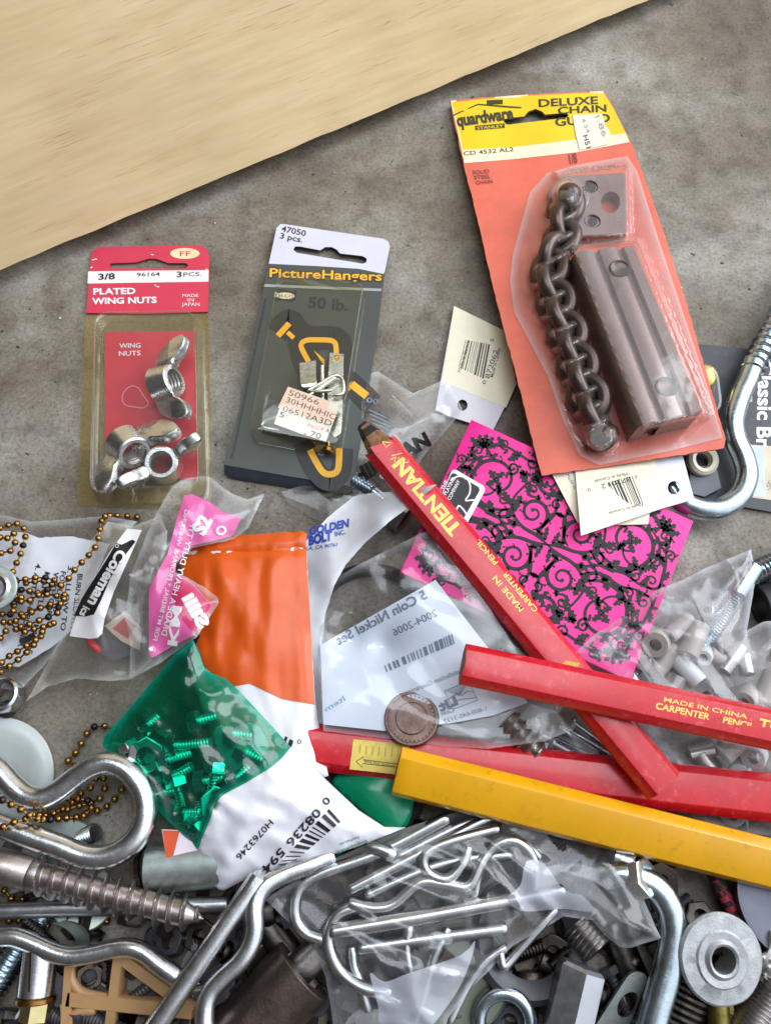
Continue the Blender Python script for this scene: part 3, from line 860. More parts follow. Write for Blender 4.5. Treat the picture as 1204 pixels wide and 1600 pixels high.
ink.text('DELUXE', (841, 167), (934, 162), 12, og, .03); ink.text('CHAIN', (871, 178), (947, 174), 11, og, .03); ink.text('GUARD', (867, 197), (953, 190), 13, og, .03)
ink.text('CD 4532 AL2', (724, 243), (802, 236), 6.5, og, .01)
ink.line([(708, 180), (746, 163), (814, 168)], 2, og); ink.text('quardware', (714, 197), (802, 185), 19, og, .045)
ink.line([(760, 160), (785, 159)], 7, og); ink.line([(742, 200), (788, 196)], 7, og); ink.text('STANLEY', (745, 202.5), (786, 198.5), 4.5, yell, .01)
dred = pm('dark_maroon_print', (110, 44, 42), .5)
for i, t in enumerate(('SOLID', 'STEEL', 'CHAIN')): ink.text(t, (738+i*2.5, 272+i*8), (764+i*2.5, 270+i*8), 6, dred, .005)
ink.text('WITH SCREWS', (875, 272), (980, 262), 5, dred, .01); ink.text('1/8', (890, 256), (902, 254), 16, dred, .01); ink.text('DOOR CHAIN', (886, 268), (960, 262), 6, dred, .01)
part('printed_front', ink.mb, cp)
mb = MB(); plate(mb, [(894, 180), (915, 179), (940, 178), (945, 195), (953, 207), (948, 225), (930, 230), (905, 234), (899, 210)], Surf(cs.c, plane=True, extra=lambda xy, z: cx_extra(xy, z)+.5), .15, pm('yellowed_sticker', (226, 214, 196), .6, 0, .08, 300), 8); sk = part('price_sticker', mb, cp, 'torn pale price sticker with faded figures')
ink = Ink(Surf(cs.c, plane=True, extra=lambda xy, z: cx_extra(xy, z)+.55), True); fad = pm('faded_ink', (150, 142, 132), .6)
ink.text('1.86', (929, 182), (941, 214), 8, fad); ink.text('4.54', (908, 186), (916, 208), 6, fad); ink.text('H51', (910, 212), (916, 232), 8, ty, .01)
part('printed_lettering', ink.mb, sk)
# what is sealed under the film, standing on the card
gm = pm('taupe_painted_metal', (138, 120, 114), .30, .35, .12, 60, .06, 900)
gd = pm('brown_grey_steel', (84, 71, 66), .3, .6, .25, 120, .05, 1200)
TL, TR, BR, BL = (896, 392), (991, 383), (1098, 640), (998, 664)
prof = [(0.0, -16), (0.0, -5), (.03, -2), (.10, -.3), (.2, 0), (.30, -.5), (.34, -2.2), (.40, -2.4), (.42, -.6), (.5, 0), (.66, 0), (.72, -.8), (.74, -2.4), (.79, -2.2), (.82, -.3), (.97, 0), (1.0, -1), (1.0, -16)]
def bil(s, t, q=(TL, TR, BR, BL)):
    a = (q[0][0]*(1-s)+q[1][0]*s, q[0][1]*(1-s)+q[1][1]*s); b = (q[3][0]*(1-s)+q[2][0]*s, q[3][1]*(1-s)+q[2][1]*s)
    return (a[0]*(1-t)+b[0]*t, a[1]*(1-t)+b[1]*t)
CH = 15.5
def chan(t, th=0):
    out = []
    for s, h in prof:
        x, y = bil(s, t); zc = float(cs.base(np.array([(x, y)]))[0])
        out.append(Q(x, y, zc+CH, zc+CH+h*(1 if h > -10 else .95)))
    return out
mb = MB(); NT = 40
rows = [chan(i/NT) for i in range(NT+1)]
n = len(prof)
vs = [v for r in rows for v in r]
fs = [[i*n+k, i*n+k+1, (i+1)*n+k+1, (i+1)*n+k] for i in range(NT) for k in range(n-1)]
mb.add(vs, fs, gm)
# the front end: solid except for the open slot
e = rows[-1]; b0, b1 = e[0], e[-1]
def lowat(f): return b0.lerp(b1, f)
for a, c in ((0, 4), (8, 17)):
    idx = list(range(a, c+1)); fa = a/17 if a else 0
    top = [e[i] for i in idx]; lo = [Vector((v.x, v.y, min(b0.z, v.z-.001))) for v in top]
    k = len(top); mb.add(top+lo, [[i, i+1, k+i+1, k+i] for i in range(k-1)], gm)
bk = rows[0]; mb.add([v for v in bk]+[Vector((v.x, v.y, bk[0].z)) for v in bk], [[i, i+1, n+i+1, n+i] for i in range(n-1)], gm)
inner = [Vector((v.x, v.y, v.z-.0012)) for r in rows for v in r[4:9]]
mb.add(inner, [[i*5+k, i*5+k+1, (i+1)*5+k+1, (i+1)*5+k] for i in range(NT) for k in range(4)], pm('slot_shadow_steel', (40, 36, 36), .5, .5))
for t in (.13, .83):
    x, y = bil(.60, t); zc = float(cs.base(np.array([(x, y)]))[0])
    lathe(mb, [(.0001, .0002), (.0030, .0003), (.0036, .0008), (.0040, .0003), (.0041, 0)], P(x, y, zc+CH), Vector((0, 0, 1)), gd, 24, caps=False)
for i in range(10):
    pass
solo('slide_channel', 'taupe metal slide channel with two dimples under the film of the orange card', 'door chain part', mb, (1000, 520, 12), ang=45)
mb = MB()
ps_ = Surf([(v[0], v[1], v[2]+5) for v in cs.c], plane=True)
plate(mb, [(873, 276), (930, 273), (976, 270), (979, 330), (977, 366), (905, 367), (860, 330), (856, 300)], ps_, 4.6, gm, 14, holes=[ell((921, 292), 9, 9), ell((925, 346), 8, 8), ell((953, 316), 15, 17, 10)])
for c in ((921, 292), (925, 346)):
    z = float(ps_([c])[0]); lathe(mb, [(.0022, -.003), (.0029, .0002), (.0033, .0004), (.0035, 0)], P(c[0], c[1], z), Vector((0, 0, 1)), gd, 20, caps=False)
solo('strike_plate', 'grey strike plate with three holes under the film near the yellow header', 'door chain part', mb, (920, 320, 6))
cpath = [(884, 320), (880, 350), (876, 380), (862, 405), (858, 435), (866, 462), (874, 488), (884, 514), (893, 540), (901, 566), (910, 592), (918, 618), (926, 640), (936, 664)]
def czz(x, y): return float(cs.base(np.array([(x, y)]))[0])
mb = MB(); path = smooth2(cpath, 15, False)
acc = 0; last = None; links = []
dn = []
for i in range(len(path)-1):
    a, b = path[i], path[i+1]; L = math.hypot(b[0]-a[0], b[1]-a[1])
    for j in range(int(L)): dn.append((a[0]+(b[0]-a[0])*j/L, a[1]+(b[1]-a[1])*j/L))
kk = 0
for i in range(4, len(dn)-8, 25):
    c = dn[i]; d = (P(*dn[min(len(dn)-1, i+8)], 20)-P(*dn[max(0, i-8)], 20)).normalized()
    up = Vector((0, 0, 1)); sd = d.cross(up).normalized()
    tl = rad(48 if kk % 2 else -22); w = sd*math.cos(tl)+up*math.sin(tl)
    o = P(c[0], c[1], czz(*c)+6.0)
    ring = [o+d*(0.0074*math.cos(a))+w*(.0055*math.sin(a)) for a in [2*math.pi*q/20 for q in range(20)]]
    sweep(mb, ring, lambda t, a: .0029, gd, 14, False, True); kk += 1
knob = P(888, 306, czz(888, 306)+11); ball(mb, knob, .0052, gd, 20, 14); 
lathe(mb, [(.0060, 0), (.0064, .0008), (.0060, .0032), (.0050, .0040), (.0046, .0052), (.0030, .0062)], P(944, 688, czz(944, 688)+4), (P(930, 650, 20)-P(944, 688, 20)).normalized()*.6+Vector((-.4, -.3, .5)), gd, 24)
solo('door_chain', 'heavy dark steel door chain with a round end cap beside the slide channel', 'door chain part', mb, (890, 500, 10), ang=50)
# shrink film over it
skin = film('shrink_film', (.96, .93, .92), .065, (.76, .66, .64), .10, .07, 120, seam=.3, spots=.05)
fo = resample([(827, 301), (855, 270), (900, 258), (979, 244), (995, 268), (1022, 355), (1060, 470), (1100, 590), (1128, 684), (1040, 706), (935, 727), (905, 712), (880, 660), (855, 588), (803, 489), (796, 440), (800, 400)], 7)
chd = [Vector((x, y, 0)) for x, y in path]
def film_extra(xy, z):
    z = cx_extra(xy, z)+.4
    top = np.zeros(len(xy))
    qd = [(BL[0]+6, BL[1]+4), (BR[0]+4, BR[1]+4), (TR[0]+3, TR[1]-6), (TL[0]-3, TL[1]-6)]
    ins = inside(xy, qd); d = dist(xy, qd)
    sd = np.where(ins, -d, d)
    top = np.maximum(top, (CH+.45)*np.clip(1-sd/9, 0, 1)**.8)
    pl = [(870, 272), (978, 266), (981, 368), (902, 370)]
    ins = inside(xy, pl); d = dist(xy, pl); sd = np.where(ins, -d, d)
    top = np.maximum(top, 5.4*np.clip(1-sd/7, 0, 1)**.8)
    d = dist(xy, path, closed=False)
    lump = np.array([.75+.25*math.sin((x*.42+y*.9)/24*2*math.pi*.93) for x, y in xy])
    top = np.maximum(top, 11.5*lump*np.exp(-(d/29)**4))
    d = np.hypot(xy[:, 0]-888, xy[:, 1]-306); top = np.maximum(top, 16.4*np.sqrt(np.clip(1-(d/30)**2, 0, 1)))
    d = np.hypot(xy[:, 0]-938, xy[:, 1]-680); top = np.maximum(top, 10.5*np.clip(1.25-(d/27)**4, 0, 1))
    return z+top
fsurf = Surf(cs.c, plane=True, extra=film_extra, wr=.10, wsc=40, seed=4)
mb = pouch(fo, fsurf, skin, 3.6, both=False, seamw=9); part('shrink_film', mb, cp, ang=70)

# ============================================================ CREAM TAGS
tagw = pm('pale_lilac_plastic', (214, 212, 220), .35, 0, .03, 90)
def tag(label, outline, card, surf, holec, hr, words):
    t = thing('barcode_tag', label, 'tag', tuple(outline[0])+(float(surf([outline[0]])[0]),), 'cream barcode tags')
    mb = MB(); plate(mb, outline, surf, .5, tagw, holes=[ell(holec, hr, hr*1.1)] if holec else []); part('hanging_strip', mb, t)
    ink = Ink(surf); ink.poly(card, cream); words(ink); part('printed_card', ink.mb, t)
    return t
def w1(ink):
    ink.text('Made in Canada', (719, 582), (734, 532), 5, blk); ink.text('Made in Canada', (770, 590), (782, 544), 5, blk, .005)
    ink.bars([(722, 572), (748, 592), (772, 530), (724, 530)][0:1]+[(768, 532), (758, 590), (716, 575)][0:3], 60, blk, 3) if 0 else ink.bars([(727, 531), (765, 538), (755, 592), (716, 574)], 46, blk, 3)
    ink.text('872062', (764, 592), (778, 548), 8, blk); ink.text('0', (757, 601), (760, 596), 6, blk); ink.text('5', (770, 535), (772, 530), 6, blk)
tag('cream barcode tag lying partly under the long edge of the orange card', [(709, 478), (790, 518), (806, 600), (770, 672), (700, 650), (680, 640)], [(709, 478), (790, 518), (806, 600), (790, 637), (690, 596)], flat(2.2), (722, 633), 8, w1)
t2 = Surf([(862, 741, 17.3), (1012, 818, 17.0), (902, 817, 17.2)], plane=True)
tag('cream barcode tag sandwiched between the pink box and another tag', [(850, 700), (1024, 730), (1012, 819), (972, 820), (902, 817), (862, 741)], [(850, 700), (1024, 730), (1012, 819), (972, 820), (902, 817), (862, 741)], t2, None, 0, lambda ink: ink.text('Made in', (884, 742), (896, 764), 5, blk))
t3 = Surf([(898, 741, 18.1), (1035, 794, 17.9), (1084, 780, 17.0)], plane=True)
def w3(ink):
    ink.bars([(987, 744), (926, 760), (948, 806), (1004, 786)], 50, blk, 8)
    ink.text('872012', (984, 744), (938, 757), -8 if 0 else 8, blk); ink.text('0', (994, 742), (990, 743), 6, blk); ink.text('0', (921, 762), (917, 763), 6, blk)
    ink.text('Made in Canada', (979, 738), (928, 750), 5, blk); ink.text('Made in Canada', (1003, 786), (950, 800), 4.5, blk)
tag('cream barcode tag with a punched pale strip lying over the pink box', [(896, 712), (1060, 690), (1084, 780), (1035, 794), (907, 837)], [(896, 712), (1020, 700), (1035, 794), (907, 837)], t3, (1052, 762), 9.5, w3)

# ============================================================ PINK PLAYING CARD BOX
pk = thing('playing_card_box', 'hot pink playing card box with black leafy scrollwork under the pencils', 'card box', (830, 880, 0))
hot = pm('hot_pink_gloss_card', (236, 36, 144), .42, 0, .05, 60, .04, 600, spec=.35)
hots = pm('magenta_box_side', (196, 30, 110), .35, 0, .08, 120, .05, 900)
BT = 16.0
bq = [P(736, 655, BT), P(1083, 814, BT), P(984, 1066, BT), P(624, 894, BT)]
def bw(u, v, lift=0):
    """u 0..1 along the long edge, v 0..1 across"""
    a = bq[0].lerp(bq[1], u); b = bq[3].lerp(bq[2], u); w = a.lerp(b, v); w.z = (BT+lift)*.001
    return w
mb = MB()
rings = []
for ins, z in ((.004, .2), (0, .8), (0, BT-.7), (.001, BT-.2), (.005, BT)):
    ring = []
    for (a, b), (c, d) in zip([(0, 0), (1, 0), (1, 1), (0, 1)], [(1, 0), (1, 1), (0, 1), (0, 0)]):
        for k in range(8):
            t = k/8; u = a+(c-a)*t; v = b+(d-b)*t
            w = bw(ins+(1-2*ins)*u, ins+(1-2*ins)*v); w.z = z*.001
            ring.append(w)
    rings.append(ring)
loft(mb, rings[:4], hots, True, False); loft(mb, rings[3:], hot, False, True)
part('carton', mb, pk, ang=30)
PB = MB(); LU, LV = 92.0, 65.0
def pput(pts, faces, mat, lift): PB.add([bw(x/LU+.5, y/LV+.5, lift) for x, y in pts], faces, mat)
inkb = pm('black_gloss_print', (12, 9, 13), .6, 0, .1, 200)
SYM = [(1, 1), (-1, 1), (1, -1), (-1, -1)]
def rib(pts, w0, w1, syms=SYM):
    n = len(pts)
    for sx, sy in syms:
        xy = []
        for i in range(n):
            a, b = pts[max(0, i-1)], pts[min(n-1, i+1)]
            ex, ey = b[0]-a[0], b[1]-a[1]; L = math.hypot(ex, ey)+1e-9
            w = (w0+(w1-w0)*i/(n-1))*1.25; w *= min(1, .35+i*.12)
            for s in (1, -1): xy.append(((pts[i][0]-s*ey/L*w/2)*sx, (pts[i][1]+s*ex/L*w/2)*sy))
        pput(xy, [[2*i, 2*i+1, 2*i+3, 2*i+2] for i in range(n-1)], inkb, .05)
def dotp(c, r, syms=SYM):
    for sx, sy in syms: pput([((c[0]+r*math.cos(k*.6283))*sx, (c[1]+r*math.sin(k*.6283))*sy) for k in range(10)], [list(range(10))], inkb, .07)
def leaf(c, ang, L, W=.42, lobes=4, syms=SYM, curl=.25):
    L, W = L*1.12, W*1.15
    n = 26; up, dn = [], []
    for i in range(n+1):
        t = i/n
        a = rad(ang)+curl*(t-.3)*2
        x = c[0]+L*t*math.cos(rad(ang)+curl*t); y = c[1]+L*t*math.sin(rad(ang)+curl*t)
        saw = 1-((t*lobes) % 1)
        w = L*W*.5*(math.sin(math.pi*min(1, t*.93+.07))**.8)*(.42+.58*saw)
        sl = -.35*w*saw
        nx, ny = -math.sin(a), math.cos(a)
        up.append((x+nx*w-math.cos(a)*sl, y+ny*w-math.sin(a)*sl)); dn.append((x-nx*w-math.cos(a)*sl, y-ny*w-math.sin(a)*sl))
    for sx, sy in syms:
        xy = [(a*sx, b*sy) for p in zip(up, dn) for a, b in p]
        pput(xy, [[2*i, 2*i+1, 2*i+3, 2*i+2] for i in range(n)], inkb, .06)
def spiral(c, r0, r1, a0, turns, w0, w1, hair=0, side=1, syms=SYM, flower=0):
    n = int(abs(turns)*34); pts = []
    for i in range(n+1):
        t = i/n; r = r0+(r1-r0)*t**.85; a = rad(a0)+2*math.pi*turns*t
        pts.append((c[0]+r*math.cos(a), c[1]+r*math.sin(a)))
    rib(pts, w0, w1, syms)
    for q in range(hair):
        i = int(n*(.04+.62*q/max(1, hair))); x, y = pts[i]; r = math.hypot(x-c[0], y-c[1])
        a = math.atan2(y-c[1], x-c[0]); sg = 1 if turns > 0 else -1
        h = [(x+(k/6)*(.9+.16*r)*math.cos(a+sg*(1.1-k*.22)), y+(k/6)*(.9+.16*r)*math.sin(a+sg*(1.1-k*.22))) for k in range(7)]
        rib(h, .75, .2, syms)
        if q % 2: dotp(h[-1], .42, syms)
    dotp(pts[-1], max(.6, w1*1.3), syms)
    for q in range(int(r0*.62)):      # leaves along the outside of the scroll
        i = int(n*(.02+.5*q/max(1, int(r0*.62)))); x, y = pts[i]; a = math.degrees(math.atan2(y-c[1], x-c[0])); sg = 1 if turns > 0 else -1
        if abs(x) < 44 and abs(y) < 30: leaf((x, y), a+sg*58, 2.0+r0*.16, .55, 3, syms, .2)
    if flower:
        for k in range(4): leaf((c[0], c[1]), a0+k*83, flower*.8, .6, 3, syms, .2)
    return pts
HALF = [(1, 1), (-1, -1)]; OTH = [(-1, 1), (1, -1)]
spiral((27.5, 14.5), 12.5, 3.2, 215, 1.25, 1.5, .7, 9, flower=5.2)
spiral((31, 13), 9.4, 4.2, 80, -.9, 1.0, .5, 6)
spiral((9.5, 9.0), 6.6, 1.0, 250, -1.55, 1.3, .6, 7)
spiral((8.5, 22.5), 6.2, 1.0, 140, 1.5, 1.3, .6, 6)
spiral((18.5, 3.6), 3.8, .7, 190, 1.3, 1.0, .5, 4)
spiral((40, 4.2), 3.4, .7, 20, -1.35, .9, .5, 3)
spiral((17.5, 26.5), 3.0, .6, 60, 1.3, .9, .5, 3)
spiral((2.6, 15.5), 2.3, .5, 120, -1.2, .8, .45, 2)
spiral((38.5, 22), 3.2, .6, 250, 1.25, .9, .5, 3)
for p in ([(0, 0), (5, 1.5), (11, 2.2), (16, 5), (18.5, 10), (17, 16), (15, 20)], [(1.5, 28.5), (6, 29.2), (12, 29), (18, 27), (23, 27.5), (29, 28.2), (35, 26)], [(43.5, .5), (43.2, 6), (42.4, 12), (41, 17), (40.5, 23)], [(15, 5), (22, 1.5), (30, 2.5), (36, 1.2), (41, 1.5)], [(5, 2), (3.8, 7), (2, 12), (3, 18), (2.2, 24), (1, 28)]):
    rib([tuple(v)[:2] for v in crom([Vector((a, b, 0)) for a, b in p], .9)], 1.3, .6)
for a in (0, 32, 62, 92, 128): leaf((36.5, 24.0), a, 5.4 if a % 3 else 6.4, .48, 4)
for a, L in ((14, 5), (64, 5)): leaf((1.2, 1.2), a, L, .40, 3)
spiral((13, 17), 3.0, .6, 200, 1.3, .9, .5, 2); spiral((23.5, 21.5), 2.8, .6, 300, -1.3, .9, .5, 2); spiral((34, 3.5), 2.6, .6, 90, 1.3, .8, .5, 2)
spiral((43, 16), 2.2, .5, 180, -1.2, .8, .45, 2); spiral((22, 8.5), 2.6, .6, 20, 1.2, .8, .5, 2); spiral((30, 29), 2.4, .5, 220, 1.2, .8, .45, 2); spiral((4.5, 28), 2.4, .5, 10, 1.2, .8, .45, 2); spiral((39, 12), 2.6, .5, 140, 1.2, .8, .45, 2)
for c, a, L in (((15, 20), 100, 6.5), ((15.5, 18), 30, 6), ((15, 20), 165, 6), ((17.5, 8), 20, 6), ((16, 6), 75, 6.5), ((12, 2.5), -15, 5), ((22.5, 2), 30, 5.5), ((30, 2.4), 62, 5), ((36, 1.2), 40, 4.4), ((23, 27.5), -60, 5), ((29, 28), 15, 5), ((6, 29), -50, 4.6), ((12, 29), -110, 4.4), ((42.4, 11), 130, 5.4), ((43.2, 6), 60, 4.2), ((3, 18), 20, 5), ((2, 12), 160, 3.6), ((2.5, 23), 50, 4.4), ((1, 28), 90, 3.4), ((41, 17), 100, 5), ((26, 26), 130, 4), ((20.5, 20.5), 150, 4.6), ((33, 6), 110, 4.4), ((13.5, 14), 60, 5), ((23, 9), 40, 4.6)):
    leaf(c, a, L, .5, 4)
for c, r in (((12.5, 16.5), .7), ((13.6, 24.8), .6), ((21.5, 23), .6), ((38, 15.5), .7), ((25, 5.2), .6), ((36.5, 8.8), .6), ((10.6, 14.6), .5), ((6, 16.5), .5), ((20, 30), .5), ((33, 30), .5), ((44, 14.5), .5), ((5.4, 6.4), .5)): dotp(c, r)
part('printed_scrollwork', PB, pk)
# the seal sticker over the edge of the lid
sb = Surf([(0, 0, BT+.15)])
mb = MB(); so = rrect([(707, 731), (760, 762), (712, 850), (668, 826)], 9)
plate(mb, so, sb, .1, wht); so2 = thing  # white border
sl = part('seal_sticker', mb, pk, 'black and white seal sticker with a spade')
ink = Ink(Surf([(0, 0, BT+.16)]))
ink.poly(rrect([(706, 737), (751, 763), (708, 838), (672, 818)], 7), blk)
spade = [(700, 748), (712, 742), (724, 743), (732, 752), (733, 766), (728, 779), (731, 781), (743, 786), (736, 812), (725, 800), (719, 789), (716, 800), (706, 806), (700, 800)]
ink.line(smooth2([(704, 750), (716, 744), (728, 747), (734, 758), (733, 772), (727, 782), (742, 783), (733, 808), (725, 798), (716, 790), (712, 802)], 3, False), 2.4, wht)
ink.text('PLAYING', (697, 774), (711, 748), 6, wht, .01); ink.text('COMPANY', (703, 782), (719, 752), 6, wht, .01); ink.text('THE', (692, 766), (699, 752), 5, wht, .01)
part('printed_lettering', ink.mb, sl)

# ============================================================ PENCILS
redp = pm('glossy_red_pencil_paint', (196, 20, 34), .30, 0, .10, 140, .06, 500, coat=.2, dirt=.25, dirtcol=(120, 18, 30))
def worn(m, col, amount=.55):
    n, l = m.node_tree.nodes, m.node_tree.links; b = n['Principled BSDF']; src = b.inputs['Base Color'].links[0].from_socket
    t = noise_node(n, l, 330, 8, .75, 'Object', (1, 1, 1)); t2 = noise_node(n, l, 45, 3)
    r1 = ramp(n, l, t.outputs[0], [(.55, (0, 0, 0)), (.63, (amount,)*3)]); r2 = ramp(n, l, t2.outputs[0], [(.42, (.08, .08, .08)), (.62, (1, 1, 1))])
    mu = n.new('ShaderNodeMath'); mu.operation = 'MULTIPLY'; l.new(r1.outputs[0], mu.inputs[0]); l.new(r2.outputs[0], mu.inputs[1])
    mx = n.new('ShaderNodeMix'); mx.data_type = 'RGBA'; l.new(mu.outputs[0], mx.inputs[0]); l.new(src, mx.inputs[6]); mx.inputs[7].default_value = lin(col); l.new(mx.outputs[2], b.inputs['Base Color'])
worn(redp, (222, 96, 108), .7)
yelp = pm('glossy_amber_pencil_paint', (222, 160, 8), .24, 0, .07, 60, .05, 300, coat=.5)
worn(yelp, (150, 104, 20), .4)
cedar = pm('carved_pencil_wood', (136, 94, 58), .7, 0, .45, 400, .6, 1800, dirt=.8, dirtcol=(46, 34, 28))
graph = pm('pencil_graphite', (40, 36, 36), .4, .2, .3, 300)
def pencil(name, label, p0, p1, w, th, mat, tip=0, chamfer=.36, roll=0, end0=True):
    p0, p1 = P(*p0), P(*p1); d = (p1-p0).normalized()
    sd = Vector((0, 0, 1)).cross(d).normalized(); up = d.cross(sd)
    sd, up = sd*math.cos(roll)+up*math.sin(roll), up*math.cos(roll)-sd*math.sin(roll)
    hw, ht = w*.0005, th*.0005; c = chamfer
    raw = [(hw, ht*.12), (hw*(1-c), ht), (-hw*(1-c), ht), (-hw, ht*.12), (-hw, -ht*.12), (-hw*(1-c), -ht), (hw*(1-c), -ht), (hw, -ht*.12)]
    prof = []
    for i, a in enumerate(raw):
        a = Vector(a); b, e = Vector(raw[i-1]), Vector(raw[(i+1) % 8]); r = .0005
        u, v = (b-a).normalized()*min(r, (b-a).length*.4), (e-a).normalized()*min(r, (e-a).length*.4)
        prof += [(a+u)*.6+(a+(u+v)*.2)*.4, a+(u+v)*.22, (a+v)*.6+(a+(u+v)*.2)*.4]
    t = thing(name, label, 'pencil', p0.lerp(p1, .5))
    L = (p1-p0).length; s0 = tip*.001
    mk = lambda s, k=1: [p0+d*s+sd*(q.x*k)+up*(q.y*k) for q in prof]
    mb = MB()
    ns = 30
    rings = [mk(s0+(L-s0)*i/ns) for i in range(ns+1)]
    if tip:   # the painted edge is scalloped where the wood was cut
        rings[0] = [v+d*(.0022*math.sin(i*1.9)+.001*noise.noise(Vector((i*.7, 1, 1)))) for i, v in enumerate(rings[0])]
        loft(mb, rings, mat, False, True)
    else:
        loft(mb, [mk(.0002, .93), mk(0, .97)][1:]+[mk(.0003)]+rings[1:], mat, False, True)
    part('painted_body', mb, t, ang=28)
    if tip:
        mb = MB(); rr = []
        for i in range(9):
            f = i/8; k = 1-f*.62
            rr.append([v+up*(.0006*noise.noise(v*600)) for v in [p0+d*(s0*(1-f)+.0018*(1-f))+sd*(q.x*(k*.97))+up*(q.y*(1-f*.45)*.97) for q in prof]])
        loft(mb, rr, cedar, False, True); part('carved_wood', mb, t, ang=50)
        mb = MB(); rr = []
        for i in range(6):
            f = i/5; k = .60*(1-f*.45)
            rr.append([p0+d*(s0*.40-f*s0*.52)+sd*(q.x*k)+up*(q.y*(.76-f*.30)) for q in prof])
        loft(mb, rr, graph, True, True); part('graphite_point', mb, t, ang=50)
    else:
        mb = MB(); lathe(mb, [(.0001, 0), (.0040, -.00005), (.0044, .0003)], p0+d*.00001, d, cedar, 24, caps=False)
        loft(mb, [mk(.00002, .96), mk(.0004, .94)], cedar, True, True); part('bare_wood_end', mb, t)
        mb = MB(); vs = [p0-d*.0001+sd*(.0030*math.cos(a))+up*(.0013*math.sin(a)) for a in [2*math.pi*k/18 for k in range(18)]]
        loft(mb, [vs, [v+d*.002 for v in vs]], graph, True, True); part('graphite_core', mb, t)
    return t, mk
def topsurf(p0, p1, th):
    dx, dy = p1[0]-p0[0], p1[1]-p0[1]
    return Surf([(p0[0], p0[1], p0[2]+th/2), (p1[0], p1[1], p1[2]+th/2), (p0[0]-dy, p0[1]+dx, p0[2]+th/2)], plane=True)
# red pencil with the carved point, lying over the box
a, b = (569, 668, 20.5), (1036, 1228, 20.5)
pe, _ = pencil('carpenter_pencil', 'red carpenter pencil with a blunt carved point crossing the pink box', a, b, 13.4, 7.4, redp, tip=11)
ink = Ink(topsurf(a, b, 7.4))
ink.text('TIENTIAN', (722, 826), (628, 714), 23, gold, .0, lift=.05)
ink.text('TIENTIAN', (721, 825), (629, 715), 22, gold, .03, lift=.04)
ink.text('CARPENTER', (840, 952), (790, 892), 8.5, gold, .012, lift=.05); ink.text('PENCIL', (778, 878), (748, 842), 8.5, gold, .012, lift=.05)
ink.text('MADE IN', (818, 951), (775, 899), 9, gold, .012, lift=.05)
for q in ([(597, 690), (611, 692), (603, 699), (597, 690)], [(612, 712), (628, 708), (621, 716), (632, 716), (622, 724), (638, 722)], [(610, 718), (618, 714), (616, 722)]): ink.line(q, 1.6, gold, .05)
lab = pm('worn_yellow_label', (206, 168, 66), .6, 0, .3, 500)
ink.poly([(872, 1042), (884, 1032), (905, 1036), (899, 1052)], lab, .05)
part('gold_lettering', ink.mb, pe)
# red pencil lying on top
a, b = (722, 1037, 29.5), (1262, 1152, 24)
pe, _ = pencil('carpenter_pencil', 'topmost red carpenter pencil with its dark cut end over the coin packet', a, b, 13.2, 7.6, redp)
ink = Ink(topsurf(a, b, 7.6))
ink.text('CARPENTER', (1023, 1107), (1107, 1125), 10, gold, .02, lift=.05); ink.text('PENCIL', (1128, 1129), (1176, 1140), 10, gold, .02, lift=.05)
ink.text('MADE IN CHINA', (1036, 1096), (1166, 1123), 7, gold, .01, lift=.05); ink.text('.TE', (1178, 1137), (1212, 1145), 17, gold, .02, lift=.05)
part('gold_lettering', ink.mb, pe)
# red pencil underneath, with a label
a, b = (430, 1160, 9.5), (1290, 1256, 12)
pe, _ = pencil('carpenter_pencil', 'red carpenter pencil with a handwritten yellow label, lying under the amber pencil', a, b, 15.2, 7.4, redp)
ink = Ink(topsurf(a, b, 7.4)); lab2 = pm('old_yellow_label', (222, 198, 96), .6, 0, .12, 400)
ink.poly([(552, 1155), (640, 1164), (636, 1212), (546, 1202)], lab2, .08)
brn = pm('brown_pen_ink', (74, 58, 22), .6); gry = pm('label_ochre_ink', (180, 156, 70), .6)  # brown pen, and a dull ochre for the faint strokes
ink.line([(556, 1190), (568, 1182), (567, 1187), (622, 1194), (622, 1199), (566, 1193), (566, 1199), (556, 1190)], 1.2, brn, .1)
ink.text('package fold away', (615, 1199), (568, 1191), 5, brn, .0, mirror=True, lift=.11)
ink.text('IIIIIIII', (560, 1178), (632, 1186), 16, gry, -.02, lift=.09)
part('paper_label', ink.mb, pe, 'small yellow paper label with a drawn arrow')
# amber pencil
ROLL = 17
a, b = (619, 1204, 19.5), (1290, 1372, 15)
pencil('carpenter_pencil', 'thick amber yellow carpenter pencil with a nicked end', a, b, 15.6, 8.6, yelp, chamfer=.30, roll=rad(ROLL))

# ============================================================ BAGS AND PACKETS
poly = film('polythene_bag', (.98, .98, .985), .008, (.78, .80, .84), .15, .14, 70, seam=.22, spots=.025)
poly2 = film('milky_polythene_bag', (.95, .95, .97), .035, (.72, .75, .80), .17, .14, 80, seam=.4, spots=.04)
poly3 = film('warm_polythene_bag', (.95, .94, .92), .05, (.72, .70, .66), .15, .14, 70, seam=.3, spots=.05)
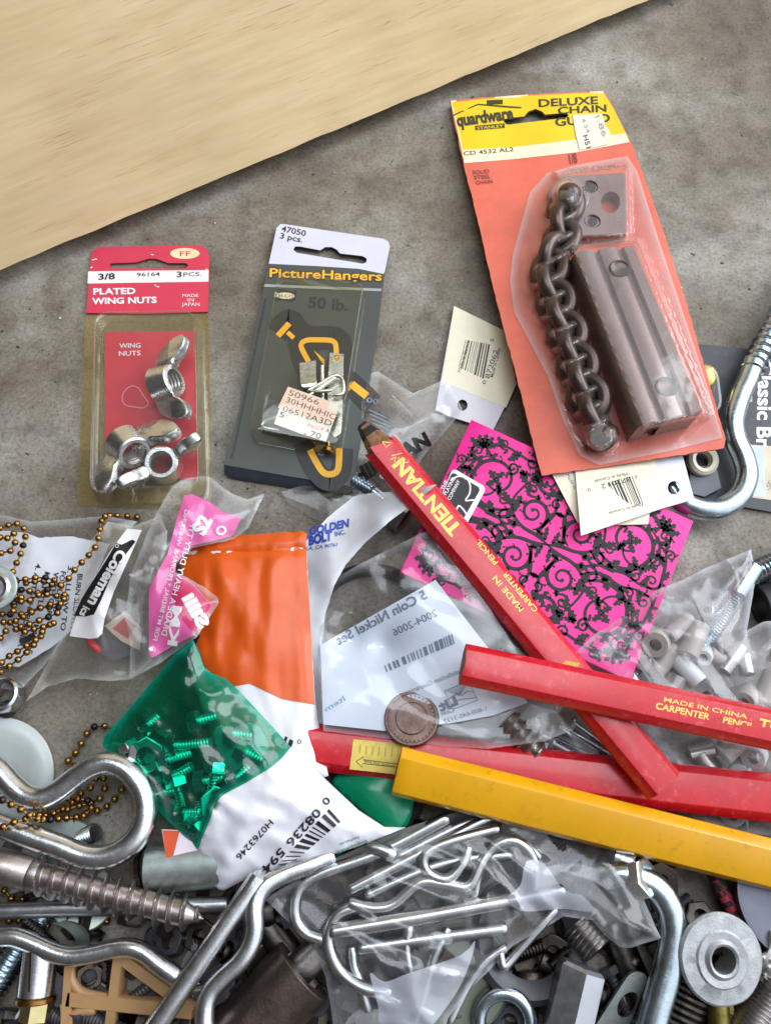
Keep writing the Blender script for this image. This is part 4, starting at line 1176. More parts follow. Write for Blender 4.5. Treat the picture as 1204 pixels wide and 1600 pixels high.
# clear bag under the grey pack
ol = resample([(560, 588), (590, 580), (645, 615), (698, 590), (722, 640), (706, 662), (672, 700), (640, 740), (600, 800), (540, 832), (490, 810), (450, 785), (440, 768), (500, 750), (545, 730)], 7, 1.2)
s1 = Surf([(580, 590, 2), (700, 600, 4), (720, 640, 4), (640, 660, 4), (450, 775, 1.5), (560, 790, 3), (660, 700, 3)], ol, 8, 40, 1.8, 52, 2, 40, 2)
hb = thing('screw_bag', 'clear printed polythene screw bag sticking out from under the grey pack', 'bag', (600, 700, 0))
part('polythene_film', pouch(ol, s1, poly, 6, 1.2), hb)
ink = Ink(s1, True)
ink.text('HILLMAN', (557, 757), (674, 694), 22, blk, .06, lift=.3)
pb = pm('pale_blue_print', (150, 176, 206), .5)
for i in range(5): ink.line([(576+i*2, 640+i*7), (602+i*3, 652+i*7)], 1.2, pb, .3)
ink.text('00', (572, 628), (590, 632), 8, pb, lift=.3)
part('printed_lettering', ink.mb, hb)
mb = MB(); thread(mb, (552, 750, 8), (582, 768, 8), .0022, .0031, .0014, bluezinc); cyl(mb, (582, 768, 8), (600, 782, 8), .0022, bluezinc)
solo('wood_screw', 'blue tinged screw tip showing below the corner of the grey pack', 'screw', mb, (570, 760, 6))
mb = MB(); cyl(mb, (590, 785, 6), (632, 806, 6), .0042, darkmetal); lathe(mb, [(.0055, 0), (.0066, .0008), (.0066, .0045), (.0055, .0052)], P(618, 800, 6), P(650, 822, 6)-P(618, 800, 6), steel, 6)
solo('hex_bolt', 'dark hex headed bolt shaded beside the carved red pencil', 'bolt', mb, (620, 803, 2))
mb = MB(); cyl(mb, (612, 620, 6), (645, 652, 6), .0016, clear, n=14); solo('plastic_tube', 'thin clear tube inside the clear bag by the punched tag', 'tube', mb, (628, 636, 4))

# white strip of a bolt bag, curling up
ol = resample([(552, 776), (580, 770), (620, 768), (682, 757), (655, 780), (612, 812), (570, 848), (540, 882), (522, 915), (508, 960), (502, 1020), (506, 1100), (514, 1206), (470, 1200), (455, 1050), (452, 940), (455, 880), (478, 845), (512, 808)], 6, 1.0)
s2 = Surf([(555, 776, 11), (680, 757, 27), (600, 815, 20), (530, 850, 14), (520, 910, 15), (470, 900, 9), (505, 1000, 11), (512, 1200, 9), (460, 1100, 7)], ol, 0, 1, .9, 70, 5, 65, 2)
wb = thing('bolt_bag', 'white translucent bolt bag with blue lettering curling over the carved pencil', 'bag', (540, 880, 5))
whitefilm = film('white_polythene', (.86, .87, .92), .62, (.80, .81, .86), .22, .4, 140, seam=.2, spots=.1)
part('polythene_film', pouch(ol, s2, whitefilm, 6, both=False), wb)
ink = Ink(s2, True); blu = pm('cobalt_blue_print', (34, 62, 160), .45)
ink.text('GOLDEN', (484, 836), (548, 822), 12, blu, .05, shear=.3, lift=.2); ink.text('BOLT', (482, 852), (522, 842), 14, blu, .06, shear=.3, lift=.2)
ink.text('INC.', (524, 838), (540, 834), 7, blu, .02, lift=.2); ink.text('LA, CA 90761', (478, 860), (528, 853), 5.5, blu, .01, shear=.3, lift=.2)
part('blue_lettering', ink.mb, wb)

# orange and white packet
oo = pm('orange_packet_print', (208, 84, 16), .34, 0, .08, 40, .12, 130)
wpk = pm('white_packet_film', (222, 221, 228), .34, 0, .04, 60, .12, 160)
ol = [(304, 850), (308, 839), (340, 836), (400, 835), (450, 831), (474, 830), (479, 834), (478, 850), (482, 920), (487, 1010), (493, 1100), (500, 1150), (513, 1212), (440, 1240), (360, 1230), (320, 1120), (300, 1060), (300, 1020), (312, 995), (296, 940), (283, 900), (284, 868), (295, 858)]
ol = resample(ol, 8, .8)
def seamfold(xy, z):
    d = np.abs(xy[:, 1]-(864-.035*(xy[:, 0]-300)))
    return z-1.1*np.exp(-(d/5)**2)
s3 = Surf([(300, 860, 10), (470, 840, 13), (480, 1000, 13), (350, 950, 12), (320, 1080, 11), (500, 1190, 12), (400, 1200, 11)], ol, 4, 50, 1.3, 52, 9, 84, 3.4, extra=seamfold, fine=.6)
op = thing('hardware_packet', 'creased orange and white plastic packet standing between the clear bags', 'packet', (400, 1000, 4))
mb = MB(); plate(mb, ol, s3, .4, wpk, 7); part('packet_film', mb, op, ang=80)
ink = Ink(s3, True)
ink.poly([(303, 851), (307, 839), (340, 836), (400, 835), (450, 831), (474, 830), (479, 834), (478, 850), (482, 920), (487, 1010), (492, 1101), (440, 1092), (390, 1068), (355, 1074), (318, 1040), (302, 1020), (312, 995), (296, 940), (283, 900), (284, 868), (295, 858)], oo, .22, step=6)
ink.text('0', (464, 1162), (470, 1163), 8, blk, lift=.25); ink.bars([(446, 1150), (462, 1160), (458, 1172), (440, 1165)], 9, blk, 5, lift=.25)
part('printed_front', ink.mb, op)

# green packet full of screws
grf = film('green_tinted_film', (.03, .68, .48), .05, (.0, .40, .27), .14, .14, 70, seam=.4, spots=.03)
ol = resample([(302, 1000), (311, 1018), (320, 1046), (335, 1054), (352, 1060), (372, 1078), (400, 1108), (453, 1166), (513, 1222), (560, 1266), (600, 1292), (634, 1293), (560, 1322), (480, 1348), (376, 1378), (350, 1391), (342, 1390), (332, 1381), (308, 1326), (260, 1280), (200, 1210), (161, 1165), (162, 1152), (209, 1099), (250, 1050), (271, 1024)], 7, .8)
gp = thing('screw_packet', 'green windowed white packet of machine screws with an upside down bar code', 'packet', (330, 1200, 8))
s4 = Surf([(302, 1002, 22), (340, 1060, 21), (170, 1160, 12), (260, 1180, 12), (450, 1165, 17), (310, 1320, 13), (345, 1385, 12), (460, 1300, 15), (630, 1293, 15), (510, 1225, 17)], ol, 7, 45, 1.7, 48, 3, 35, 1.6, fine=.5)
gl = [(302, 1000), (311, 1018), (320, 1046), (335, 1054), (352, 1060), (372, 1078), (400, 1108), (453, 1166), (429, 1192), (385, 1220), (341, 1246), (326, 1280), (313, 1311), (308, 1326), (260, 1280), (200, 1210), (161, 1165), (162, 1152), (209, 1099), (250, 1050), (271, 1024)]
wl = [(453, 1166), (513, 1222), (560, 1266), (600, 1292), (634, 1293), (560, 1322), (480, 1348), (376, 1378), (350, 1391), (342, 1390), (332, 1381), (308, 1326), (313, 1311), (326, 1280), (341, 1246), (385, 1220), (429, 1192)]
s4.o = ol
part('green_window', pouch(resample(gl, 7), s4, grf, 6, 3.5), gp)
mb = MB(); plate(mb, resample(wl, 7), s4, .4, wpk, 7); part('white_back', mb, gp, ang=80)
ink = Ink(s4, True)
ink.text('H0763246', (421, 1280), (368, 1338), 10, blk, .01, lift=.3)
ink.text('0', (510, 1244), (502, 1252), 11, blk, .02, lift=.3); ink.text('08236', (494, 1262), (446, 1316), 13, blk, .02, lift=.3); ink.text('5944', (438, 1324), (398, 1368), 13, blk, .02, lift=.3)
ink.bars([(514, 1264), (414, 1374), (440, 1364), (532, 1284)], 60, blk, 12, lift=.28)
gt = pm('teal_print', (30, 140, 116), .5)
ink.text('Empaquetado', (572, 1312), (524, 1332), 5, gt, lift=.3); ink.text('hechas en', (560, 1306), (530, 1318), 5, gt, lift=.3)
part('printed_lettering', ink.mb, gp)
lm = pm('green_seam', (10, 128, 92), .35)
ink = Ink(s4, True); ink.line(smooth2([(453, 1166), (429, 1192), (385, 1220), (341, 1246), (326, 1280), (313, 1311), (308, 1326)], 5, False), 4, lm, .3); part('green_edge', ink.mb, gp)
# contents
def screw(p0, p1, r, mat, head=1.9, hl=.003, pitch=.0010, slot=True, hexh=False):
    p0, p1 = V(p0), V(p1); mb = MB(); d = (p1-p0).normalized()
    thread(mb, p0+d*hl*.9, p1, r*.82, r, pitch, mat, n=16, per=6)
    if hexh: lathe(mb, [(r*head*.9, 0), (r*head, hl*.15), (r*head, hl), (r*.8, hl*1.01)], p0, d, mat, 6)
    else: lathe(mb, [(r*.5, -hl*.05), (r*head*.8, hl*.1), (r*head, hl*.5), (r*head, hl), (r*.8, hl*1.01)], p0, d, mat, 20)
    return mb
gs = 'machine screws in the green packet'
gsc = pm('clean_zinc', (225, 228, 230), .25, 1, .1, 120)
for i, (a, b) in enumerate([((262, 1166, 15), (330, 1160, 16)), ((338, 1190, 16.5), (330, 1240, 16)), ((262, 1218, 14.5), (300, 1198, 15.5)), ((278, 1270, 14), (330, 1268, 15)), ((274, 1212, 15), (286, 1262, 14)), ((222, 1140, 14), (250, 1116, 14.5)), ((300, 1290, 13.5), (318, 1250, 14.5)), ((246, 1240, 14), (286, 1232, 14)), ((306, 1222, 15), (350, 1214, 16)), ((358, 1224, 16), (392, 1196, 16.5)), ((200, 1160, 13), (226, 1210, 13)), ((248, 1190, 13.5), (300, 1176, 14)), ((318, 1300, 13), (290, 1268, 13)), ((350, 1146, 17), (396, 1150, 17)), ((370, 1168, 17), (410, 1190, 17)), ((296, 1130, 17), (340, 1118, 17.5))]):
    a, b = [(x, y, min(z, float(s4([(x, y)])[0])-4.2)) for x, y, z in (a, b)]
    solo('machine_screw', 'bright machine screw tinted green inside the green window of the packet', 'screw', screw(a, b, .0019, gsc, 2.0, .0034, hexh=True), a, gs)
mb = MB(); hexnut(mb, P(229, 1180, 14), Vector((.1, -.2, 1)), .0062, .004, .0030, gsc); solo('hex_nut', 'hex nut seen flat on through the green film', 'nut', mb, (229, 1180, 12))
mb = MB(); hexnut(mb, P(336, 1254, 15), Vector((.5, -.2, 1)), .0055, .004, .0026, gsc); solo('hex_nut', 'tilted hex nut under the green film beside the white back', 'nut', mb, (336, 1254, 13))
# green scrap
ol = resample(smooth2([(520, 1218), (545, 1200), (600, 1196), (640, 1205), (648, 1230), (642, 1275), (630, 1296), (612, 1300), (585, 1284), (550, 1255), (528, 1236)], 6), 6)
s5 = Surf([(520, 1218, 6), (645, 1240, 8), (615, 1298, 9), (580, 1240, 10)], ol, 2.5, 25, .5, 60, 8)
mb = MB(); plate(mb, ol, s5, .5, pm('glossy_green_plastic', (10, 140, 98), .22, 0, .12, 40, .06, 200), 7)
solo('green_plastic_flap', 'rounded glossy green plastic flap below the amber pencil end', 'plastic scrap', mb, (590, 1250, 5), ang=70)
ol = [(253, 1296), (281, 1297), (300, 1315), (318, 1336), (316, 1362), (266, 1364), (258, 1330)]
mb = MB(); s6 = Surf([(253, 1296, 14), (318, 1336, 14), (266, 1362, 15)], plane=True); plate(mb, ol, s6, .4, pm('pale_mauve_paper', (222, 206, 218), .5), 10)
sc_ = solo('paper_scrap', 'small mauve and orange paper scrap on the metal sleeve', 'paper', mb, (285, 1330, 13))
ink = Ink(s6); ink.poly([(254, 1297), (281, 1298), (265, 1360), (258, 1330)], pm('burnt_orange_print', (206, 72, 22), .5)); part('printed_corner', ink.mb, sc_)

# ------------------------------------------------ instruction sheet, clear bags on the far side
ol = resample([(-30, 826), (40, 832), (60, 840), (110, 838), (172, 850), (140, 920), (112, 985), (80, 1012), (30, 1042), (-30, 1040)], 6, 1.5)
s7 = Surf([(-30, 830, 3), (170, 850, 6), (80, 1010, 4), (60, 920, 5)], ol, 1, 30, .5, 60, 21)
it = thing('instruction_leaflet', 'white printed leaflet half buried under the brass bead chain', 'leaflet', (70, 930, 2))
mb = MB(); plate(mb, ol, s7, .15, paper, 9); part('paper_sheet', mb, it, ang=80)
ink = Ink(s7, True)
for i, (t, x, y0, y1) in enumerate((('4. ATTACH', 57, 880, 950), ('MANTLE', 71, 893, 952), ('WITH CARE', 85, 893, 968), ('FOR LONG', 96, 892, 955), ('3. ALLOW TO', 107, 884, 985), ('BURN SLOWLY', 122, 896, 985), ('BURNER', 40, 960, 1010), ('MANTLE', 54, 975, 1020))):
    ink.text(t, (x, y0), (x-14+2*i*.2, y1), 8, blk, .02, lift=.15)
ink.poly([(30, 1000), (52, 988), (58, 996), (36, 1010)], blk, .14)
part('printed_lettering', ink.mb, it)
ol = resample([(-30, 802), (30, 812), (60, 818), (110, 812), (165, 806), (210, 822), (250, 806), (262, 830), (258, 880), (240, 930), (236, 1000), (238, 1032), (201, 1062), (170, 1064), (120, 1060), (75, 1073), (41, 1096), (15, 1100), (-30, 1075)], 7, 1.5)
s8 = Surf([(-30, 810, 6), (60, 818, 7), (180, 812, 10), (255, 830, 15), (60, 920, 7.0), (120, 930, 8.5), (160, 960, 15), (205, 900, 17), (200, 1055, 9), (75, 1073, 5), (235, 1000, 14), (20, 1095, 4)], ol, 3, 30, 2.0, 58, 13, 75, 2.2)
cb = thing('lantern_part_bag', 'warm clear bag with a black and white label beside the bead chain', 'bag', (180, 950, 3))
olb = resample([(142, 845), (168, 815), (210, 822), (250, 806), (262, 830), (258, 880), (240, 930), (236, 1000), (238, 1032), (201, 1062), (170, 1064), (120, 1060), (75, 1073), (41, 1096), (62, 1060), (88, 1010), (112, 965), (128, 910)], 7, 1)
s8.o = olb
part('polythene_film', pouch(olb, s8, poly3, 5.5, 1.5), cb)
ink = Ink(s8, True)
ink.poly([(199, 826), (222, 828), (212, 850), (196, 885), (178, 925), (164, 965), (160, 990), (152, 997), (140, 998), (109, 994), (122, 955), (146, 905), (172, 862)], wht, .25, step=5)
ink.poly([(182, 848), (190, 851), (207, 843), (212, 846), (186, 880), (172, 905), (158, 938), (147, 960), (134, 963), (116, 962), (128, 935), (150, 900), (168, 872)], blk, .45, step=5)
ink.text('Coleman', (185, 857), (137, 941), 17, wht, .04, lift=.8); ink.text('ics', (131, 946), (124, 960), 12, wht, .03, lift=.8)
ink.line(ell((183, 853), 2.6, 2.6, 0, 10), .8, wht, .55, closed=True)
part('printed_label', ink.mb, cb)
mb = MB(); sx = Surf([(165, 990, 10), (215, 960, 11), (200, 1010, 9)], plane=True)
plate(mb, [(163, 978), (195, 955), (218, 980), (214, 1014), (190, 1002)], sx, 3, pm('cream_plastic', (225, 205, 190), .4)); bx = solo('boxed_part', 'small cream and red boxed part inside the warm clear bag', 'box', mb, (190, 985, 6))
ink = Ink(sx); ink.poly([(176, 982), (196, 964), (212, 978), (200, 998)], pm('faded_red_print', (206, 84, 84), .5)); part('printed_face', ink.mb, bx)
mb = MB(); plate(mb, [(140, 1000), (166, 996), (200, 1010), (206, 1022), (180, 1032), (158, 1022)], flat(8), 3, pm('dark_blue_grey_part', (66, 70, 86), .4, 0, .3, 200)); solo('dark_clip', 'dark blue grey part at the bottom of the warm clear bag', 'clip', mb, (175, 1015, 5))
mb = MB(); wire(mb, [(138, 1000, 9), (150, 1012, 9), (156, 1018, 8)], .0014, pm('red_plastic', (200, 40, 44), .4), 10); solo('red_rod', 'short red rod beside the dark part in the warm clear bag', 'rod', mb, (146, 1008, 7))
# bag over the leaflet
ol = resample([(-30, 800), (10, 806), (50, 815), (110, 811), (165, 806), (215, 815), (180, 850), (150, 900), (110, 985), (70, 1040), (30, 1080), (-30, 1070)], 7, 1)
s9 = Surf([(-30, 810, 5), (60, 816, 6), (180, 812, 8), (60, 920, 6), (120, 930, 8), (30, 1070, 4)], ol, 1, 30, 1.2, 50, 33, 10, 2)
mb = pouch(ol, s9, poly, 7, 1, both=False); solo('leaflet_bag', 'loose clear sleeve over the white leaflet under the bead chain', 'bag', mb, (60, 900, 3), ang=80)

# clear bag with the pink card
ol = resample([(228, 838), (245, 800), (268, 760), (282, 750), (298, 746), (318, 744), (332, 747), (346, 760), (364, 772), (386, 780), (413, 771), (400, 800), (388, 825), (366, 842), (330, 850), (300, 856), (276, 880), (272, 892), (292, 902), (320, 918), (340, 934), (342, 942), (307, 996), (249, 1037), (202, 1062), (204, 1010), (196, 960), (204, 900)], 6, .8)
s10 = Surf([(250, 810, 14), (300, 748, 13), (413, 771, 12), (365, 840, 12.5), (280, 860, 14), (275, 890, 20), (342, 938, 21), (307, 996, 23), (250, 1030, 17), (205, 1000, 15), (210, 920, 15), (300, 930, 20)], ol, 3.5, 28, 1.6, 56, 17, 62, 2)
pbg = thing('card_insert_bag', 'crinkled clear bag with a pink and white insert card overlapping the orange packet', 'bag', (280, 900, 9))
part('polythene_film', pouch(ol, s10, poly, 5, .6), pbg)
pinkc = pm('pink_insert_card', (232, 96, 168), .5, 0, .05, 80); deep = pm('deep_pink_print', (206, 26, 96), .5, 0, .06, 80)
s11 = Surf(s10.c, ol, 2.2, 28, .8, 56, 17, 62, 2)
po = [(288, 774), (300, 772), (328, 784), (347, 800), (377, 809), (364, 837), (330, 846), (298, 853), (275, 880), (274, 895), (300, 910), (331, 946), (304, 992), (270, 1010), (238, 1028), (233, 1020), (233, 920), (244, 898), (262, 866), (276, 812)]
ink = Ink(s11, True); ink.poly(po, pinkc, .1, step=5)
ink.poly([(276, 900), (300, 912), (330, 946), (304, 990), (284, 966), (268, 930)], deep, .3, step=5)
ink.text('DRADE A HEAVY DUTY TYP', (252, 992), (298, 816), 9, wht, .015, mirror=True, lift=.4)
ink.text('FOR MT BRDIAL * PROPANE WHITRING', (239, 1000), (289, 796), 7, wht, .01, mirror=True, lift=.4)
ink.text('Silli', (312, 984), (284, 934), 20, wht, .05, mirror=True, lift=.5); ink.text('KM', (262, 1008), (270, 946), 15, wht, .04, mirror=True, lift=.5)
ink.text('S2', (318, 838), (332, 812), 22, wht, .05, mirror=False, lift=.5); ink.text('O', (340, 838), (356, 832), 14, wht, .04, lift=.5)
ink.ellipse((236, 1014), 3.5, 3.5, wht, lift=.4)
part('insert_card', ink.mb, pbg)

# coin bag
ol = resample([(503, 920), (530, 900), (557, 884), (640, 842), (672, 826), (699, 816), (722, 834), (764, 888), (815, 965), (863, 1039), (911, 1108), (895, 1140), (850, 1158), (760, 1170), (700, 1166), (600, 1154), (505, 1142), (498, 1040)], 7, .8)
s12 = Surf([(503, 920, 7), (600, 865, 12), (699, 817, 21), (764, 888, 20.5), (863, 1039, 18.5), (905, 1110, 14), (800, 1160, 15), (600, 1150, 15), (505, 1140, 15), (600, 1010, 9), (550, 1000, 9), (780, 1080, 15), (628, 890, 18.3), (660, 860, 18.8), (690, 890, 18.8), (660, 930, 18.2), (735, 950, 18.8), (790, 1010, 18.6), (700, 960, 17.8), (840, 1040, 18.6), (600, 900, 15)], ol, 3.0, 40, 1.3, 70, 27, 30, 1.8)
def s12x(xy, z):    # dips beside the carved pencil and over the leaflet
    return z
kb = thing('coin_packet', 'clear polythene packet of coins with a reversed printed slip inside', 'bag', (680, 1000, 5))
part('polythene_film', pouch(ol, s12, poly, 6, 2.2), kb)
s13 = Surf(s12.c, ol, .4, 40, .35, 70, 27, 30, 1.8)
so = [(500, 1008), (560, 974), (620, 940), (680, 906), (720, 958), (762, 1012), (824, 1098), (770, 1118), (716, 1128), (600, 1142), (505, 1132)]
slip = pm('pale_blue_slip_paper', (214, 222, 236), .6, 0, .03, 100, .1, 500); sgrey = pm('slip_grey_print', (112, 124, 142), .6)
ink = Ink(s13, True); ink.poly(so, slip, 0); 
ink.text('5 Coin Nickel Set', (668, 934), (529, 1008), 15, sgrey, .02, mirror=True, lift=.15)
ink.text('2004-2006', (684, 962), (616, 994), 12, sgrey, .0, mirror=True, lift=.15)
ink.bars([(706, 990), (600, 1040), (604, 1050), (710, 1006)], 60, sgrey, 15, lift=.15)
ink.text('Satisfaction Guarantee', (724, 1050), (634, 1086), 8, sgrey, .0, mirror=True, lift=.15)
ink.text('Littleton', (708, 1104), (672, 1112), 14, sgrey, .04, mirror=True, lift=.15) if 0 else ink.text('Lit', (716, 1100), (688, 1112), 15, sgrey, .05, mirror=True, lift=.15)
ink.text('Coin', (710, 1112), (690, 1118), 7, sgrey, .01, mirror=True, lift=.15); ink.text('1-800-645-3122', (760, 1110), (694, 1130), 7, sgrey, .0, mirror=True, lift=.15)
ink.text('Item', (540, 1094), (510, 1112), 9, pm('slip_blue_print', (120, 160, 190), .6), .0, mirror=True, lift=.15)
sq = [(694, 1080), (732, 1064), (746, 1094), (708, 1108)]
ink.line(sq, 1.4, sgrey, .15, closed=True)
for k in range(9): ink.line([(718, 1086), (694+k*4.8, 1079-k*1.9)], .8, sgrey, .15)
ink.line([(699, 1094), (710, 1086), (722, 1086), (730, 1080), (740, 1082)], 1.4, sgrey, .16, smooth=True); ink.line([(704, 1102), (716, 1094), (728, 1092), (744, 1090)], 1.4, sgrey, .16, smooth=True)
part('printed_slip', ink.mb, kb)
nick = pm('tarnished_nickel', (86, 68, 62), .27, 1, .3, 200, .1, 1200)
def coin(c, n, r):
    mb = MB(); base = P(*c); n = Vector(n)
    lathe(mb, [(.0001, 0), (r-.0003, 0), (r, .0003), (r, .0015), (r-.0003, .0018), (r-.0010, .0018), (r-.0012, .0015), (r*.60, .00152), (r*.56, .0017), (r*.3, .00172), (.0001, .0017)], base, n, nick, 48, caps=False)
    x, y, d = frame(n)
    for k in range(26):
        a = -2.4+k*.19; ball(mb, base+d*.0016+x*(r*.82*math.cos(a))+y*(r*.82*math.sin(a)), .00028, nick, 6, 4)
    return mb
solo('coin', 'brownish nickel coin with a raised rim tilted under the film of the coin packet', 'coin', coin((643, 1124, 14.6), (-.06, .14, 1), .0090), (643, 1122, 13), ang=14)

# spacer bag
ol = resample([(900, 1018), (930, 990), (960, 965), (1000, 938), (1030, 920), (1066, 906), (1100, 888), (1140, 872), (1172, 858), (1177, 880), (1178, 915), (1166, 985), (1190, 972), (1240, 965), (1240, 1310), (1150, 1300), (1060, 1270), (1000, 1235), (945, 1150), (918, 1070)], 7, .8)
s14 = Surf([(905, 1020, 16.5), (1030, 922, 16), (1172, 858, 14), (1090, 1000, 13), (1178, 960, 13), (1230, 1000, 12), (1000, 1060, 12), (1100, 1100, 10.5), (1200, 1150, 10), (1050, 1180, 6.5), (1120, 1210, 5), (1200, 1220, 4.0), (1200, 1300, 3), (1050, 1260, 3)], ol, 7, 32, 2.2, 62, 41, 50, 1.6)
gb = thing('spacer_bag', 'milky zip bag full of grey tubular spacers under the red pencils', 'bag', (1080, 1050, 2))
part('polythene_film', pouch(ol, s14, poly2, 5.5, 3), gb)
spc = pm('pale_grey_nylon', (168, 160, 152), .38, 0, .08, 120)
spw = pm('white_nylon', (218, 222, 222), .38, 0, .05, 120)
spa = pm('brushed_aluminium', (176, 172, 168), .3, .8, .1, 150)
sg = 'spacers in the zip bag'
def spacer(c, tip, r, hole, L, mat):
    o = P(*c); d = (P(*tip)-o).normalized(); mb = MB()
    cyl(mb, o, o+d*L, r, mat, hole=hole, n=28); return mb
SP = [((1023, 1008, 19), (1030, 1000, 5), .0050, .0023, .010, spc), ((1003, 1034, 14), (1012, 1028, 2), .0032, .0014, .008, spa), ((974, 1020, 14), (979, 1066, 10), .0030, .0014, .0110, spa), ((1044, 995, 15), (1076, 966, 14), .0031, .0015, .012, spc), ((1072, 1026, 15), (1094, 972, 14), .0042, .0018, .014, spc), ((1103, 953, 16), (1108, 965, 8), .0026, .0013, .008, spa), ((1098, 1028, 16), (1104, 1016, 8), .0032, .0016, .008, spw), ((1160, 1098, 15), (1172, 1080, 6), .0043, .0020, .012, spc), ((1175, 1186, 10), (1182, 1172, 3), .0045, .0021, .009, spw), ((1126, 1182, 9), (1160, 1150, 9), .0040, .0017, .012, spc), ((1118, 1194, 6), (1124, 1182, 1), .0040, .0026, .008, spa), ((1088, 1176, 7), (1112, 1214, 6), .0040, .0016, .010, spa), ((1154, 1212, 6), (1160, 1204, 1), .0042, .0018, .009, spw), ((1142, 1274, 5), (1148, 1264, 1), .0045, .0021, .009, spw), ((1186, 1268, 4), (1196, 1240, 4), .0040, .0017, .012, spc), ((1020, 1050, 11), (1046, 1020, 11), .0040, .0018, .013, spc), ((1058, 1056, 12), (1046, 1082, 11), .0038, .0016, .012, spa), ((1090, 1068, 12), (1066, 1040, 11), .0040, .0018, .012, spw), ((1128, 1050, 11), (1150, 1020, 11), .0032, .0015, .013, spa), ((1190, 1100, 11), (1206, 1060, 11), .0042, .0018, .013, spc), ((1060, 1240, 4), (1082, 1226, 4), .0036, .0016, .011, spa), ((1015, 1200, 4), (1040, 1222, 4), .0036, .0016, .011, spc), ((1000, 1085, 10), (985, 1060, 10), .0030, .0013, .011, spa)]
rs = random.Random(8)
SPOLY = [(930, 1010), (1030, 950), (1140, 900), (1165, 990), (1230, 1000), (1230, 1290), (1090, 1260), (1010, 1220), (960, 1120)]
dks = pm('grey_steel_spacer', (120, 116, 112), .3, 1, .2, 150)
while len(SP) < 52:
    x, y = rs.uniform(930, 1230), rs.uniform(910, 1290)
    if not inside(np.array([(x, y)]), SPOLY)[0]: continue
    z = max(1.5, float(s14.base(np.array([(x, y)]))[0])-rs.uniform(0, 4)); a = rs.uniform(0, 6.28)
    SP.append(((x, y, z+1), (x+30*math.cos(a), y+30*math.sin(a), z+rs.uniform(-2, 1)), rs.uniform(.0022, .0032), .0012, rs.uniform(.006, .010), rs.choice((spa, dks, dks, spc))))
for c, tip, r, h, L, m in SP: solo('tube_spacer', 'short pale grey tube spacer jumbled with others in the milky zip bag', 'spacer', spacer(c, tip, r*.88, h*.88, L*.9, m), c, sg)
mb = MB(); cyl(mb, (1178, 884, 12), (1150, 930, 11), .0034, bluezinc); thread(mb, (1150, 930, 11), (1085, 1030, 10), .0026, .0031, .0011, bluezinc, n=16); solo('bolt', 'blue tinged bolt lying lengthwise inside the milky zip bag', 'bolt', mb, (1130, 960, 8))
# bags of bits under the pencils
ol = resample([(770, 1160), (830, 1100), (905, 1105), (950, 1140), (985, 1190), (900, 1195), (820, 1185)], 7, .8)
s15 = Surf([(770, 1160, 7), (905, 1110, 12), (985, 1190, 7), (850, 1150, 10)], ol, 4, 25, 1.6, 36, 51, 30, 2)
mb = pouch(ol, s15, poly, 6, 2); solo('clear_bag', 'small clear bag pinched between the red pencils', 'bag', mb, (870, 1150, 4), ang=80)
nl = pm('grey_steel_nail', (120, 124, 130), .3, 1, .2, 200)
for i, (a, b) in enumerate([((800, 1168, 8), (900, 1200, 8)), ((840, 1146, 8), (945, 1196, 7)), ((870, 1135, 8), (960, 1188, 7)), ((860, 1160, 10), (935, 1200, 9)), ((890, 1130, 7), (980, 1196, 6))]):
    mb = MB(); cyl(mb, a, b, .0017, nl, n=14); lathe(mb, [(.003, 0), (.003, .0006)], V(a), V(b)-V(a), nl, 18); solo('steel_nail', 'grey steel nail in the small clear bag between the red pencils', 'nail', mb, a, 'nails in the small clear bag')
mb = MB(); thread(mb, (790, 1122, 12), (838, 1178, 10), .0036, .0050, .0030, steel, n=20); solo('lag_screw', 'coarse steel screw crossing beneath the coin packet edge', 'screw', mb, (815, 1150, 8))

# bag of hitch pins
ol = resample([(414, 1406), (440, 1388), (474, 1369), (530, 1338), (590, 1311), (650, 1288), (715, 1268), (800, 1262), (880, 1285), (960, 1320), (985, 1365), (1003, 1400), (1022, 1445), (1032, 1466), (1012, 1472), (985, 1481), (968, 1480), (945, 1462), (925, 1438), (880, 1432), (850, 1450), (800, 1478), (770, 1510), (735, 1545), (700, 1590), (690, 1625), (524, 1625), (516, 1570), (508, 1525), (490, 1478), (450, 1440)], 8, .8)
s16 = Surf([(414, 1406, 12), (590, 1311, 12), (715, 1268, 10), (880, 1285, 9), (1030, 1466, 17), (975, 1480, 17), (900, 1430, 14), (770, 1510, 11), (700, 1600, 13), (520, 1600, 12), (600, 1430, 12), (750, 1380, 12)], ol, 6.5, 30, 2.1, 60, 61, 30, 2.0)
hbg = thing('hitch_pin_bag', 'crinkled clear bag stuffed with wire hitch pins below the amber pencil', 'bag', (690, 1420, 4))
part('polythene_film', pouch(ol, s16, film('crinkled_polythene', (.97, .97, .98), .015, (.74, .76, .80), .14, .14, 80, seam=.3, spots=.03), 4.5, 4), hbg)
shine = film('crumpled_slip_film', (.86, .88, .95), .38, (.82, .85, .92), .10, .5, 90, seam=.1)
ink = Ink(s16, True)
for o in ([(578, 1520), (600, 1534), (640, 1520), (720, 1492), (742, 1470), (728, 1520), (700, 1570), (660, 1612), (600, 1610), (590, 1570)], [(790, 1404), (812, 1384), (822, 1346), (850, 1350), (880, 1390), (910, 1400), (926, 1424), (880, 1420), (830, 1424), (806, 1420)]):
    ink.poly(smooth2(o, 8), shine, -.8)
part('crumpled_paper_slip', ink.mb, hbg)
pw = pm('frosted_zinc_wire', (196, 198, 198), .3, 1, .12, 120, .05, 1200)
